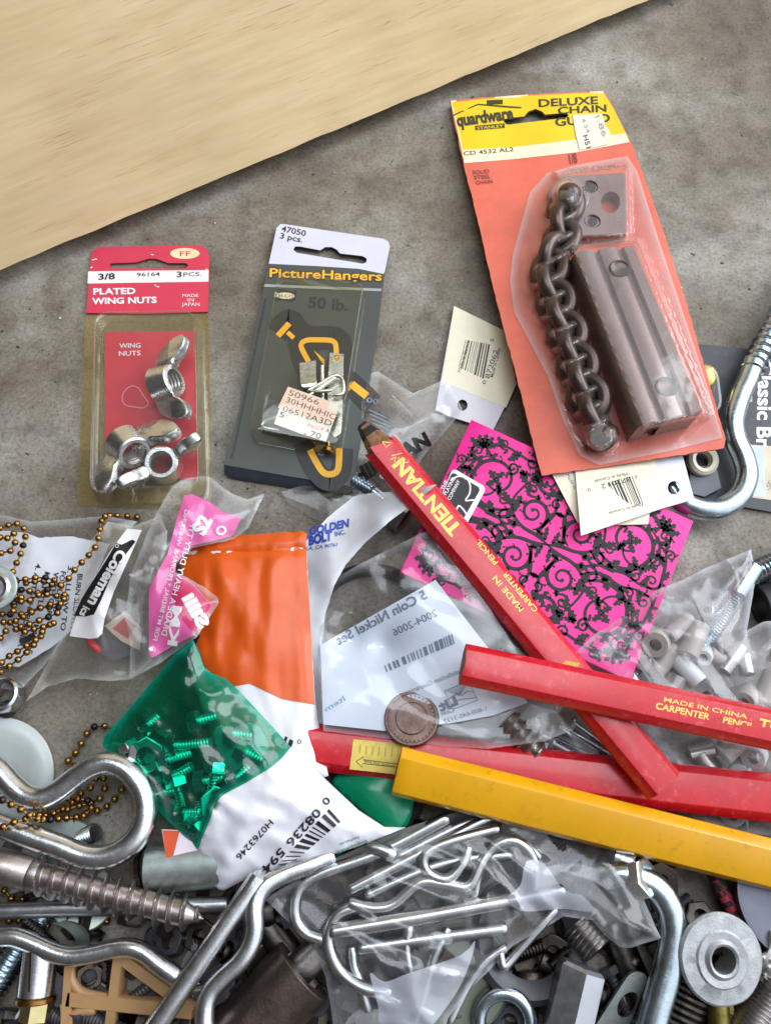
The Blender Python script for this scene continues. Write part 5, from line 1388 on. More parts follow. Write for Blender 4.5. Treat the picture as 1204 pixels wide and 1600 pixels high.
HP = [('pin with a tight eye', [(765, 1277, 13), (545, 1391, 14)], .0022),
      ('wavy', [(545, 1410, 15), (570, 1417, 15), (591, 1419, 15), (616, 1412, 15), (657, 1379, 15.5), (694, 1381, 15.5), (732, 1384, 15.5), (753, 1346, 15.5), (775, 1322, 15), (810, 1316, 14), (842, 1340, 13)], .0021),
      ('eye', [(732, 1323, 16), (722, 1350, 16), (699, 1373, 16), (670, 1365, 16), (661, 1344, 16), (674, 1327, 16), (715, 1311, 16), (778, 1294, 15)], .0020),
      ('rod', [(516, 1456, 16), (660, 1432, 16), (800, 1406, 15), (880, 1392, 13)], .0034),
      ('hook', [(560, 1416, 13.5), (530, 1428, 13.5), (513, 1456, 13.5), (516, 1489, 13.5), (533, 1520, 13.5), (566, 1543, 14), (610, 1552, 13.5)], .0024),
      ('longhook', [(699, 1277, 12), (591, 1333, 12), (500, 1366, 12), (466, 1392, 12), (461, 1432, 12), (478, 1458, 12), (510, 1470, 12)], .0026),
      ('arch', [(740, 1400, 14), (748, 1360, 15), (768, 1326, 15.5), (798, 1313, 16), (825, 1329, 15.5), (836, 1359, 15), (830, 1398, 14)], .0021),
      ('loop', [(616, 1338, 14), (598, 1328, 14), (574, 1322, 13)], .0030),
      ('leg', [(640, 1445, 13), (634, 1480, 13), (640, 1520, 13)], .0019),
      ('leg', [(700, 1450, 13), (676, 1500, 13), (660, 1560, 13), (640, 1610, 12)], .0018),
      ('leg', [(550, 1480, 12), (552, 1510, 12), (560, 1530, 12), (575, 1580, 12)], .0019),
      ('loop', [(780, 1480, 12), (786, 1510, 12), (806, 1490, 12), (850, 1440, 13), (868, 1420, 13)], .0018),
      ('rod', [(560, 1482, 12.5), (700, 1462, 12.5), (790, 1450, 12)], .0026),
      ('rod', [(620, 1340, 11), (720, 1290, 11), (790, 1268, 10)], .0024),
      ('rod', [(570, 1400, 12), (690, 1350, 12), (800, 1335, 11)], .0022),
      ('leg', [(700, 1600, 12), (730, 1540, 12), (760, 1500, 12), (790, 1480, 12)], .0018)]
names = {'pin with a tight eye': 'straight thick wire of a hitch pin lying uppermost near the amber pencil in the bag', 'wavy': 'wavy wire hitch pin with double humps in the middle of the clear bag', 'eye': 'wire hitch pin closing in a small eye near the top of the bag', 'hook': 'wire hitch pin bent into a wide hook at the torn lower end of the bag', 'longhook': 'long hitch pin wire turning in a wide hook at the pointed end of the bag', 'arch': 'thin hitch pin wire arching over the crumpled slip in the bag'}
for k, pts, r in HP:
    mb = MB(); wire(mb, pts, min(r*.78, .0022), pw, 14)
    solo('hitch_pin', names.get(k, 'bent grey wire of a hitch pin tangled with others in the clear bag'), 'hitch pin', mb, pts[0], 'hitch pins in the clear bag')

# ============================================================ LOOSE HARDWARE
# ---- brass bead chains
def bead_chain(name_label, strands, base, seed=1, dia=.00242, gap=.00325, dark=.06, zj=.6):
    r = random.Random(seed); mb = MB(); dull = pm('tarnished_bead', (62, 56, 56), .4, 1, .3, 300)
    wirem = brass
    for st in strands:
        path = crom([P(*p) for p in st], .0004)
        acc = 0; pts = [path[0]]
        for a, b in zip(path, path[1:]):
            acc += (b-a).length
            if acc >= gap: pts.append(b); acc = 0
        for i, p in enumerate(pts):
            m = dull if r.random() < dark else brass
            ball(mb, p+Vector((0, 0, r.uniform(-.2, .2)*.001)), dia*.5, m, 14, 9)
            if i: 
                d = pts[i]-pts[i-1]
                if d.length > dia*.9: lathe(mb, [(.00030, 0), (.00030, d.length)], pts[i-1], d, wirem, 6)
    return solo('bead_chain', name_label, 'bead chain', mb, base, ang=80)
S1 = [[(214, 808, 2), (195, 806, 3), (176, 806, 5), (162, 808, 10.5), (157, 822, 12), (155, 838, 12), (150, 854, 12), (140, 866, 12), (128, 879, 12.3), (117, 891, 12.5), (106, 905, 12.5), (92, 916, 12.5), (78, 912, 12), (62, 906, 12), (48, 912, 11.5), (32, 908, 11)],
      [(-12, 828, 9), (8, 824, 10), (20, 818, 10.5), (33, 821, 10.5), (40, 832, 10.5), (38, 846, 10.5), (34, 862, 11), (27, 878, 11), (20, 895, 11.5), (26, 908, 12)],
      [(-10, 836, 10), (10, 842, 12), (20, 832, 12.5), (24, 846, 12), (18, 860, 12), (4, 864, 11.5), (-12, 866, 11)],
      [(26, 908, 12), (50, 904, 12.4), (66, 902, 12.5), (84, 906, 12.4), (98, 918, 12.2), (100, 934, 12), (84, 930, 12.5), (66, 928, 12.4), (48, 924, 12), (32, 922, 11.4), (24, 936, 11), (40, 940, 12.2), (54, 934, 12.8), (72, 922, 13), (88, 920, 13)],
      [(100, 936, 12.6), (90, 950, 12.2), (70, 948, 12), (50, 954, 12), (32, 960, 11.6), (18, 950, 11), (30, 936, 12), (46, 930, 12.4)],
      [(90, 958, 12.4), (72, 966, 12.4), (54, 972, 12), (36, 980, 11.4), (24, 972, 11), (40, 962, 12.6), (60, 952, 13), (80, 944, 13), (96, 944, 12.6)],
      [(84, 974, 11.6), (68, 980, 12), (50, 984, 11.6), (34, 988, 11), (22, 980, 10.6), (12, 968, 10.2), (4, 976, 9.6), (10, 988, 9), (2, 996, 8.6), (-8, 1004, 8)],
      [(78, 976, 12), (62, 992, 11.6), (52, 1004, 11.2), (40, 1010, 11), (28, 1018, 10.6), (16, 1024, 10.2), (4, 1034, 10), (-10, 1044, 9.6)],
      [(64, 994, 10.6), (48, 1014, 10.2), (36, 1024, 10), (22, 1036, 9.8), (8, 1046, 9.6), (-6, 1056, 9.4)],
      [(4, 960, 9), (16, 960, 10), (22, 948, 11), (20, 934, 11), (26, 922, 11.4)]]
bead_chain('brass bead chain heaped on the white leaflet near the wing nut pack', S1, (60, 940, 6), 4, zj=1)
S2 = [[(178, 1140, 2), (160, 1134, 2), (144, 1137, 2), (133, 1150, 2), (126, 1164, 2), (117, 1178, 2), (106, 1190, 2), (117, 1198, 2.5), (104, 1208, 3), (92, 1222, 4), (76, 1236, 5)],
      [(192, 1218, 2), (190, 1234, 2), (178, 1250, 2), (164, 1262, 2), (148, 1268, 2.5), (130, 1272, 3), (116, 1278, 4), (100, 1278, 6), (86, 1280, 10), (70, 1280, 14), (54, 1278, 20), (38, 1268, 22), (20, 1258, 23), (4, 1250, 23), (-14, 1236, 22)],
      [(150, 1216, 2), (140, 1232, 2.5), (126, 1240, 3), (110, 1256, 4), (90, 1268, 6), (72, 1274, 10), (52, 1274, 17), (36, 1282, 21), (18, 1286, 22.5), (2, 1294, 22), (-14, 1300, 21)],
      [(162, 1216, 2), (164, 1232, 2), (158, 1246, 2), (144, 1254, 2), (126, 1258, 3), (108, 1264, 4.5), (92, 1264, 6)],
      [(118, 1282, 3), (130, 1276, 4), (146, 1256, 3.5), (124, 1248, 5), (104, 1246, 5)]]
bead_chain('brass bead chain trailing through the loop of the thick steel clip', S2, (110, 1250, 2), 9, dark=.03)
S3 = [[(-14, 1368, 5), (2, 1382, 5), (10, 1396, 5), (18, 1404, 5), (30, 1402, 4), (40, 1408, 3)], [(14, 1438, 2), (26, 1440, 2), (40, 1430, 2), (56, 1436, 2), (70, 1444, 2), (84, 1452, 2)], [(136, 1446, 2), (146, 1450, 2), (160, 1444, 2), (172, 1436, 2)]]
bead_chain('short stretches of brass bead chain lying under the straight steel rod', S3, (20, 1400, 2), 5, dark=.02)

# ---- washers and discs at the edge
def washer(c, n, r, hole, th, mat, bev=.0004, seg=44):
    mb = MB(); n = Vector(n).normalized(); o = P(*c)
    lathe(mb, [(hole, 0), (r-bev, 0), (r, bev), (r, th-bev), (r-bev, th), (hole+bev, th), (hole, th-bev)], o, n, mat, seg, closed=True)
    return mb
wm = washer((-7, 920, 12), (.12, -.1, 1), .0080, .0036, .0022, galv)
o = P(-7, 920, 12); lathe(wm, [(.0034, .0018), (.0048, .0030), (.0058, .0022)], o, Vector((.12, -.1, 1)), steel, 40, caps=False)
solo('washer', 'pale galvanised washer with a raised inner ring beside the bead heap', 'washer', wm, (-7, 920, 12))
mb = MB(); lathe(mb, [(.0060, 0), (.0185, 0), (.0198, .0012), (.0200, .0025), (.0185, .0036), (.0150, .0040), (.0120, .0030), (.0060, .0028)], P(-6, 1216, .5), Vector((.05, -.05, 1)), pm('milky_plastic', (178, 184, 182), .3, 0, .08, 60), 56, closed=True)
solo('plastic_disc', 'thick milky plastic disc partly under the bent steel clip', 'disc', mb, (-6, 1216, .5))
mb = washer((98, 1346, 1.5), (.1, -.1, 1), .0135, .004, .0016, galv); solo('fender_washer', 'dull broad washer half hidden behind the lower leg of the thick clip', 'washer', mb, (98, 1346, 1.5))
mb = washer((22, 1330, 1.0), (-.05, .05, 1), .0130, .004, .0016, galv); solo('fender_washer', 'dull broad washer shaded under the smooth shank of the lag screw', 'washer', mb, (22, 1330, 1.0))
mb = washer((134, 1405, 1.5), (.1, .2, 1), .0098, .003, .0018, pm('greenish_zinc', (176, 186, 176), .45, 1, .15, 120)); solo('fender_washer', 'greenish zinc washer lying under the lag screw thread', 'washer', mb, (134, 1405, 1.5))
mb = MB(); thread(mb, (128, 1310, 2), (150, 1300, 5), .0026, .0031, .0011, bluezinc, n=18); solo('threaded_stud', 'short blue threaded stud peeping out above the dull washer', 'stud', mb, (140, 1305, 2))
mb = MB()
ring = [(88, 1458, 4), (96, 1446, 7), (112, 1438, 9), (128, 1448, 9.5), (132, 1468, 8), (128, 1484, 6)]
bent_strip([((x-9, y+3, z), (x+9, y-2, z+1)) for x, y, z in [(92, 1440, 8), (108, 1444, 9), (124, 1456, 9), (130, 1474, 7), (118, 1494, 5), (100, 1506, 4), (88, 1512, 3)]], 1.2, galv, mb)
solo('curled_clip', 'curled strip of dull metal behind the wavy steel wire', 'clip', mb, (110, 1470, 4))

# ---- thick clips, lag screw, wires
mb = MB(); wire(mb, [(-60, 1172, 15), (-20, 1192, 15), (0, 1206, 15), (18, 1226, 15), (40, 1244, 15), (66, 1248, 15), (92, 1236, 15), (118, 1216, 15.5), (146, 1198, 16), (172, 1193, 16), (200, 1205, 16), (221, 1232, 16), (228, 1266, 16), (219, 1300, 16), (196, 1326, 16), (166, 1339, 16), (132, 1338, 16), (96, 1324, 16), (50, 1308, 16), (0, 1288, 16), (-60, 1264, 16)], .0037, zinc, 24)
solo('hitch_clip', 'thick bright steel hitch clip with a wide round loop beside the green packet', 'clip', mb, (180, 1265, 10))
lagm = pm('browned_lag_steel', (172, 160, 156), .38, 1, .2, 220, .12, 1500, dirt=.3)
mb = MB()
cyl(mb, (-90, 1330, 14), (58, 1367, 15), .0051, lagm, n=32); thread(mb, (52, 1365, 15), (318, 1436, 15.5), .0037, .0060, .0042, lagm, .12, 30, 3.0, 26)
lathe(mb, [(.0051, 0), (.0053, .0005), (.0046, .0030)], P(50, 1365, 15), P(80, 1373, 15)-P(50, 1365, 15), steel, 32)
solo('lag_screw', 'big coarse lag screw with a brownish shank crossing the steel wires', 'screw', mb, (120, 1385, 8), ang=50)
mb = MB(); cyl(mb, (-60, 1425, 9), (356, 1413, 9), .0024, pm('satin_zinc_rod', (190, 192, 196), .32, 1, .15, 120, .08, 1300), n=18); solo('steel_rod', 'straight satin steel rod lying under the lag screw point', 'rod', mb, (150, 1418, 6))
mb = MB(); wire(mb, [(-50, 1462, 12), (0, 1464, 12), (24, 1464, 12), (52, 1474, 12), (84, 1488, 12), (112, 1494, 12), (146, 1490, 12), (180, 1482, 12), (206, 1481, 12.5), (228, 1490, 12.5), (250, 1508, 13), (282, 1530, 13)], .0028, zinc, 20)
solo('wavy_wire', 'wavy bright steel wire running above the tan plastic bracket', 'wire clip', mb, (120, 1490, 9))
mb = MB(); wire(mb, [(404, 1370, 17), (395, 1385, 17.5), (320, 1492, 18), (246, 1600, 18), (190, 1680, 18)], .0031, zinc, 20)
wire(mb, [(520, 1335, 13), (480, 1352, 15), (444, 1366, 16), (418, 1380, 17), (402, 1400, 17.5), (397, 1425, 18), (398, 1450, 18), (391, 1478, 18), (374, 1504, 18), (348, 1528, 18), (328, 1552, 18), (320, 1582, 18), (322, 1640, 18)], .0029, zinc, 20)
solo('hitch_clip', 'long steel hitch clip with one straight and one wavy leg at the white packet tip', 'clip', mb, (360, 1480, 14))
mb = MB(); wire(mb, [(370, 1412, 8), (382, 1428, 8), (386, 1452, 8), (376, 1484, 8), (356, 1516, 8), (330, 1540, 8.5), (302, 1547, 9), (280, 1540, 9)], .0014, pm('dull_wire', (150, 146, 138), .35, 1, .2), 14); solo('thin_wire_loop', 'thin dull wire loop curving behind the legs of the long clip', 'wire', mb, (360, 1500, 6))
# ---- tan bracket
tan = pm('tan_plastic_bracket', (168, 130, 88), .4, 0, .12, 120, .05, 900)
mb = MB()
def bar(p0, p1, w, h, mat, mb):
    p0, p1 = P(*p0), P(*p1); d = (p1-p0); s = Vector((-d.y, d.x, 0)).normalized()*w*.0005; b = .0004
    prof = [(-1, -h), (-1, -.6), (-.85, 0), (.85, 0), (1, -.6), (1, -h)]
    r = [[q+s*a+Vector((0, 0, z*.001)) for a, z in prof] for q in (p0, p0+d*.5, p1)]
    loft(mb, r, mat, True, True)
for a, b, w, h in (((107, 1500, 9), (98, 1640, 9), 2.6, 8), ((104, 1562, 9), (300, 1582, 9), 4.2, 8), ((184, 1494, 8.9), (166, 1640, 8.9), 3.2, 8), ((186, 1496, 8.8), (300, 1580, 8.8), 3.6, 8), ((102, 1568, 8.8), (104, 1640, 8.8), 3.4, 8), ((250, 1580, 8.7), (240, 1640, 8.7), 3.2, 8)): bar(a, b, w, h, tan, mb)
wire(mb, [(110, 1506, 7.5), (112, 1530, 7.5), (124, 1548, 7.5), (146, 1556, 7.5), (170, 1560, 7.5)], .0015, tan, 10); wire(mb, [(106, 1620, 7.5), (110, 1592, 7.5), (124, 1580, 7.5), (150, 1578, 7.5)], .0015, tan, 10)
tb = solo('plastic_bracket', 'tan plastic bracket with crossed ribs under the steel wires', 'bracket', mb, (180, 1560, 1))
ink = Ink(flat(8.95)); ink.text('PATENTED', (222, 1512), (286, 1560), 7, pm('tan_embossing', (150, 108, 66), .5), .01); part('embossed_lettering', ink.mb, tb)
# ---- bolts at the corner
mb = MB(); thread(mb, (84, 1398, 3), (-40, 1590, 5), .0036, .0044, .0016, bluezinc, n=24); solo('threaded_bolt', 'blue zinc threaded bolt slanting under the wavy wire', 'bolt', mb, (30, 1490, 1))
sa = thing('sleeve_anchor', 'shiny sleeve anchor with a brass washer and nut standing near the tan bracket', 'anchor', (60, 1530, 3))
mb = MB(); cyl(mb, (66, 1476, 9), (56, 1556, 9), .0052, zinc, n=32); cyl(mb, (50, 1486, 13.8), (47, 1550, 13.8), .0006, darkmetal, n=8); part('split_sleeve', mb, sa)
mb = MB(); cyl(mb, (57, 1556, 9), (56, 1566, 9), .0058, brass, n=32); part('washer', mb, sa)
mb = MB(); o = P(57, 1578, 9); hexnut(mb, o, P(57, 1578, 9)-P(60, 1560, 9), .0046, .0058, .0026, pm('yellow_zinc', (206, 190, 140), .3, 1, .15, 150)); part('nut', mb, sa)
mb = MB(); wire(mb, [(44, 1552, 8), (38, 1570, 6), (24, 1592, 4), (6, 1620, 3)], .0005, wht, 8); wire(mb, [(44, 1552, 8), (42, 1566, 7), (40, 1572, 6)], .0005, wht, 8); solo('white_thread', 'thin white thread hanging from the sleeve anchor', 'thread', mb, (30, 1585, 3))
mb = MB(); cyl(mb, (4, 1380, 1), (44, 1410, 1), .0034, darkmetal); cyl(mb, (150, 1520, 2), (200, 1545, 2), .002, darkmetal); solo('dark_pin', 'dark oily pins lying in the shade under the steel rod', 'pin', mb, (20, 1390, 1)) if 0 else None
# ---- metal sleeve with the scrap on it
sl_ = thing('metal_sleeve', 'zinc U shaped sleeve with an oily edge behind the lag screw point', 'sleeve', (290, 1365, 2))
mb = MB(); cyl(mb, (232, 1358, 8), (356, 1346, 8), .0075, galv, hole=.0062, n=36); part('tube', mb, sl_)
mb = MB(); plate(mb, [(240, 1372), (256, 1378), (322, 1358), (326, 1384), (258, 1398), (244, 1392)], Surf([(240, 1372, 12), (322, 1358, 13), (250, 1396, 10)], plane=True), 1.2, bluezinc); part('bent_flange', mb, sl_)
mb = MB(); lathe(mb, [(.0068, 0), (.0078, .0003), (.0078, .0018), (.0068, .0020)], P(226, 1362, 7), P(250, 1356, 8)-P(226, 1362, 7), darkmetal, 32, closed=True); part('collar', mb, sl_)
# ---- alloy rings by the leaflet
mb = MB(); lathe(mb, [(.0042, 0), (.0056, 0), (.0060, .0006), (.0060, .0060), (.0052, .0066), (.0042, .0060)], P(16, 1092, 3), Vector((-.1, .15, 1)), pm('polished_alloy', (205, 208, 212), .15, 1, .08, 100), 36, closed=True); solo('alloy_ring', 'small polished alloy ring at the end of the warm clear bag', 'ring', mb, (16, 1092, 3))
mb = MB(); ball(mb, P(12, 1108, 4), .0032, blackrub, 14, 9, .7); solo('rubber_bung', 'small black rubber bung below the polished alloy ring', 'bung', mb, (12, 1108, 2))

# ---- far right: card with the hook screw
bc = thing('black_hardware_card', 'black hardware card with white lettering and a yellowed sticker under the screw eye', 'hardware pack', (1150, 660, 0))
bs = Surf([(1085, 537, 1.4), (1240, 552, 1.4), (1160, 790, 1.4)], plane=True)
bkc = pm('worn_black_card', (50, 52, 58), .45, 0, .25, 120, .1, 900, dirt=.25, dirtcol=(120, 120, 124))
mb = MB(); plate(mb, [(1085, 537), (1240, 552), (1240, 806), (1160, 792), (1080, 775), (1072, 700)], bs, .6, bkc, 16); part('card', mb, bc)
ink = Ink(bs)
ink.text('Classic Brass', (1185, 563), (1180, 738), 23, wht, .03); ink.text('Procedure', (1171, 572), (1169, 628), 8, wht, .01)
ink.poly([(1148, 690), (1168, 692), (1168, 716), (1150, 714)], pm('lemon_print', (226, 216, 50), .5))
ink.poly([(1164, 694), (1240, 700), (1240, 786), (1164, 776)], pm('aged_sticker', (214, 200, 176), .6, 0, .12, 150)); ink.poly([(1166, 696), (1192, 698), (1196, 776), (1166, 774)], pm('pale_sticker_film', (196, 206, 222), .4))
ink.text('by', (1196, 760), (1204, 764), 12, ty, -.01)
part('printed_lettering', ink.mb, bc)
mb = MB(); loft(mb, tilt_rings([(1056, 556), (1120, 575), (1128, 640), (1060, 660)], 18, bs, 9, [(3, .2), (1.6, .4), (1, 6), (.6, 8.6), (0, 9), (-1, 9), (-2.5, 9)]), clear); part('blister', mb, bc, ang=60)
mb = MB(); ball(mb, P(1096, 590, 6), .0062, pm('bright_brass', (226, 190, 92), .2, 1, .1, 100), 24, 14, .7); solo('brass_button', 'bright brass button in the blister beside the orange card', 'button', mb, (1096, 590, 3))
mb = MB(); lathe(mb, [(.0030, 0), (.0058, 0), (.0064, .0008), (.0060, .0024), (.0048, .0032), (.0034, .0028)], P(1094, 720, 4), Vector((.1, -.2, 1)), pm('ivory_plastic', (222, 214, 190), .3, 0, .05, 80), 36, closed=True); solo('ivory_ring', 'ivory ring resting on the black card inside the screw eye', 'ring', mb, (1094, 720, 3))
mb = MB(); plate(mb, [(1078, 728), (1118, 728), (1126, 762), (1100, 776), (1076, 770)], Surf([(1078, 728, 3), (1120, 730, 5), (1090, 776, 2.5)], plane=True), .6, pm('grey_plastic_tab', (112, 114, 126), .35), 10); solo('plastic_tab', 'grey plastic tab lying within the loop of the screw eye', 'tab', mb, (1100, 750, 2))
ez_ = thing('screw_eye', 'large zinc screw eye curling out from beneath the orange card', 'screw eye', (1130, 690, 3))
mb = MB(); wire(mb, [(1178, 562, 9), (1168, 590, 9), (1154, 622, 9), (1145, 655, 9), (1148, 686, 9), (1161, 716, 9), (1166, 744, 9), (1154, 774, 9), (1126, 794, 9), (1096, 796, 9), (1068, 786, 9), (1048, 764, 9), (1042, 736, 9), (1050, 706, 9), (1076, 686, 9), (1110, 676, 9)], .0041, bluezinc, 24); part('eye_loop', mb, ez_)
mb = MB(); thread(mb, (1170, 586, 9), (1262, 400, 9), .0037, .0050, .0036, bluezinc, 0, 28, 2.2, 18); part('threaded_shank', mb, ez_, ang=50)
mb = MB(); thread(mb, (1166, 900, 9), (1262, 860, 9), .0040, .0047, .0016, bluezinc, n=26); solo('threaded_rod', 'blue threaded rod poking out above the zip bag', 'bolt', mb, (1190, 888, 5))
mb = MB(); cyl(mb, (1184, 946, 6), (1262, 930, 6), .0075, blackrub, hole=.005); solo('rubber_sleeve', 'black rubber sleeve shaded under the blue threaded rod', 'sleeve', mb, (1200, 940, 2))
mb = MB(); plate(mb, [(983, 920), (1004, 914), (1026, 922), (1010, 942), (990, 948), (972, 948)], flat(14), .3, pm('bronze_clip_metal', (120, 84, 60), .3, .8, .2)); solo('bronze_clip', 'small bronze clip between the pink box and the zip bag', 'clip', mb, (995, 935, 12))

# ---- lower right corner
mb = MB(); wire(mb, [(940, 1372, 12), (970, 1366, 14), (1000, 1374, 14.5), (1028, 1392, 15), (1046, 1424, 15), (1050, 1462, 15), (1044, 1506, 15), (1032, 1550, 15), (1018, 1600, 15), (1002, 1680, 15)], .0044, bluezinc, 26); solo('u_bolt', 'thick shiny U bolt arching past the corner of the crinkled bag', 'bolt', mb, (1040, 1480, 10))
mb = MB(); hexnut(mb, P(1000, 1372, 16), Vector((.62, .2, .72)), .0060, .0060, .0034, zinc); solo('hex_nut', 'bright hex nut touching the bend of the thick U bolt', 'nut', mb, (1004, 1376, 14))
mb = MB(); cyl(mb, (960, 1340, 10), (990, 1352, 12), .0055, zinc, hole=.004); solo('steel_bush', 'shiny steel bush tucked under the amber pencil', 'bush', mb, (970, 1345, 8))
fb = pm('oxidised_flange_metal', (176, 178, 180), .55, .75, .18, 260, .25, 1400, dirt=.55, dirtcol=(120, 100, 84))
mb = MB(); lathe(mb, [(.0038, -.006), (.0050, -.006), (.0053, 0), (.0122, 0), (.0128, .0006), (.0128, .0014), (.0122, .0020), (.0082, .0021), (.0076, .0026), (.0056, .0024), (.0045, .0034), (.0038, .0030)], P(1122, 1496, 17), Vector((.10, -.10, 1)), fb, 60, closed=True, jit=.012)
lathe(mb, [(.00385, .0028), (.0038, -.0058)], P(1122, 1496, 17), Vector((.10, -.10, 1)), pm('rusty_bore', (86, 52, 40), .7, .3, .3, 400), 40, caps=False)
solo('flanged_bushing', 'oxidised flanged bushing with a rusty bore beside the thick U bolt', 'bushing', mb, (1122, 1496, 10))
def spring(p0, p1, r, wr, n, mat):
    p0, p1 = V(p0), V(p1); x, y, d = frame(p1-p0); L = (p1-p0).length
    pts = [p0+d*(L*i/(n*16))+x*(r*math.cos(2*math.pi*i/16))+y*(r*math.sin(2*math.pi*i/16)) for i in range(n*16+1)]
    mb = MB(); sweep(mb, pts, lambda t, a: wr, mat, 8); return mb
solo('coil_spring', 'dark oily coil spring below the flanged bushing', 'spring', spring((1086, 1512, 9), (1056, 1606, 9), .0058, .0011, 9, darkmetal), (1070, 1560, 4))
olive = pm('olive_brass', (134, 122, 66), .35, 1, .3, 200, .1, 1200, dirt=.5)
mb = MB(); plate(mb, [(1080, 1560), (1110, 1534), (1140, 1548), (1150, 1600), (1140, 1650), (1070, 1650)], flat(12), 5, olive, 10, holes=[ell((1098, 1588), 19, 23)]); cyl(mb, (1116, 1536, 12), (1124, 1640, 12), .0036, olive); solo('brass_fitting', 'olive brass fitting with a dark hole beside the coil spring', 'fitting', mb, (1110, 1590, 6))
kn = MB(); a0, a1 = P(1176, 1476, 6), P(1236, 1580, 6); x, y, d = frame(a1-a0); L = (a1-a0).length
n1, n2 = 60, 26; vs, fs = [], []
for i in range(n1):
    for k in range(n2*4):
        a = 2*math.pi*k/(n2*4); u = i*.5
        h = max(0, math.sin((k*.25+u*.5)*math.pi))*max(0, math.sin((k*.25-u*.5)*math.pi))
        r = .0090+.0006*h
        vs.append(a0+d*(L*i/(n1-1))+x*(r*math.cos(a))+y*(r*math.sin(a)))
m = n2*4
for i in range(n1-1):
    for k in range(m): fs.append([i*m+k, i*m+(k+1) % m, (i+1)*m+(k+1) % m, (i+1)*m+k])
fs += [list(range(m))[::-1], [(n1-1)*m+k for k in range(m)]]
kn.add(vs, fs, steel); solo('knurled_knob', 'steel knob with diamond knurling beside the flanged bushing', 'knob', kn, (1190, 1510, 4), ang=60)
mb = MB(); thread(mb, (1216, 1546, 10), (1116, 1690, 10), .0072, .0080, .0013, steel, n=30, per=8); solo('threaded_barrel', 'fine threaded steel barrel below the knurled knob', 'barrel', mb, (1170, 1600, 4), ang=60)
def cordmat():
    m, n, l, b = nodes('flecked_cord')
    tc = n.new('ShaderNodeTexCoord'); w = n.new('ShaderNodeTexChecker'); w.inputs['Scale'].default_value = 620
    mp = n.new('ShaderNodeMapping'); mp.inputs['Rotation'].default_value = (0, 0, rad(62)); l.new(tc.outputs['Object'], mp.inputs[0]); l.new(mp.outputs[0], w.inputs['Vector'])
    w.inputs[1].default_value = lin((26, 34, 36)); w.inputs[2].default_value = lin((190, 44, 66))
    v = n.new('ShaderNodeTexNoise'); v.inputs['Scale'].default_value = 260; l.new(tc.outputs['Object'], v.inputs['Vector'])
    rm = ramp(n, l, v.outputs[0], [(.45, (0, 0, 0)), (.6, (1, 1, 1))])
    mx = n.new('ShaderNodeMix'); mx.data_type = 'RGBA'; l.new(rm.outputs[0], mx.inputs[0]); l.new(w.outputs[0], mx.inputs[6]); mx.inputs[7].default_value = lin((30, 46, 46))
    l.new(mx.outputs[2], b.inputs['Base Color']); b.inputs['Roughness'].default_value = .7
    return m
mb = MB(); wire(mb, [(1096, 1330, 5), (1112, 1362, 6), (1130, 1398, 7), (1148, 1432, 7), (1162, 1462, 7), (1170, 1490, 6), (1172, 1530, 4)], .0021, cordmat(), 14); solo('elastic_cord', 'black elastic cord flecked with red passing behind the bushing', 'cord', mb, (1135, 1410, 4))
mb = MB(); lathe(mb, [(.0001, .0026), (.0150, .0024), (.0170, .0030), (.0182, .0030), (.0184, .0010), (.0170, 0)], P(1240, 1404, 10), Vector((-.05, .12, 1)), pm('gunmetal_cap', (92, 94, 104), .38, .8, .15, 90), 60, caps=False); solo('gunmetal_lid_disc', 'dark grey metal cap with a bright rim below the amber pencil', 'cap', mb, (1240, 1404, 10))
mb = MB(); cyl(mb, (1196, 1468, 12), (1226, 1480, 12), .0035, spw); solo('white_peg', 'small white peg between the metal cap and the knurled knob', 'peg', mb, (1196, 1468, 9))
# ---- bottom middle
mb = MB(); a, b = P(908, 1508, 13), P(872, 1660, 13); lathe(mb, [(.0062, 0), (.0074, .0010), (.0074, (b-a).length)], a, b-a, pm('satin_zinc', (196, 198, 204), .34, 1, .06, 120, .1, 2000), 6); solo('coupling_nut', 'long hexagonal coupling nut at the near edge of the heap', 'nut', mb, (890, 1570, 6), ang=25)
mb = MB(); thread(mb, (884, 1514, 7), (856, 1650, 7), .0028, .0036, .0014, bluezinc, n=20); solo('threaded_stud', 'dark blue threaded stud beside the long coupling nut', 'stud', mb, (870, 1570, 3))
mb = MB(); ol = rrect([(986, 1516), (1014, 1522), (968, 1640), (912, 1630)], 16); plate(mb, ol, Surf([(1000, 1518, 12), (930, 1640, 8), (1014, 1600, 9)], plane=True), 1.8, galv, holes=[ell((980, 1570), 14, 22, 32)]); solo('slotted_plate', 'flat zinc plate with an oval slot leaning on the thick U bolt', 'plate', mb, (965, 1580, 6))
mb = MB(); c = P(788, 1596, 9); sweep(mb, [c+Vector((.0076*math.cos(a), .0076*math.sin(a), .0012*math.sin(a+1))) for a in [2*math.pi*k/48 for k in range(48)]], lambda t, a: .0022, bluezinc, 18, False, True); solo('steel_ring', 'round welded steel ring at the near edge below the crinkled bag', 'ring', mb, (788, 1596, 6))
dgr = pm('dark_grey_rubber', (58, 56, 62), .42, 0, .25, 140, .15, 1100)
mb = MB(); lathe(mb, [(.0118, 0), (.0176, 0), (.0186, .0012), (.0186, .0048), (.0168, .0062), (.0140, .0056), (.0118, .0040)], P(822, 1462, 3), Vector((.1, .1, 1)), dgr, 60, closed=True); solo('rubber_ring', 'big dark grey rubber ring half covered by the crinkled bag', 'ring', mb, (822, 1462, 3))
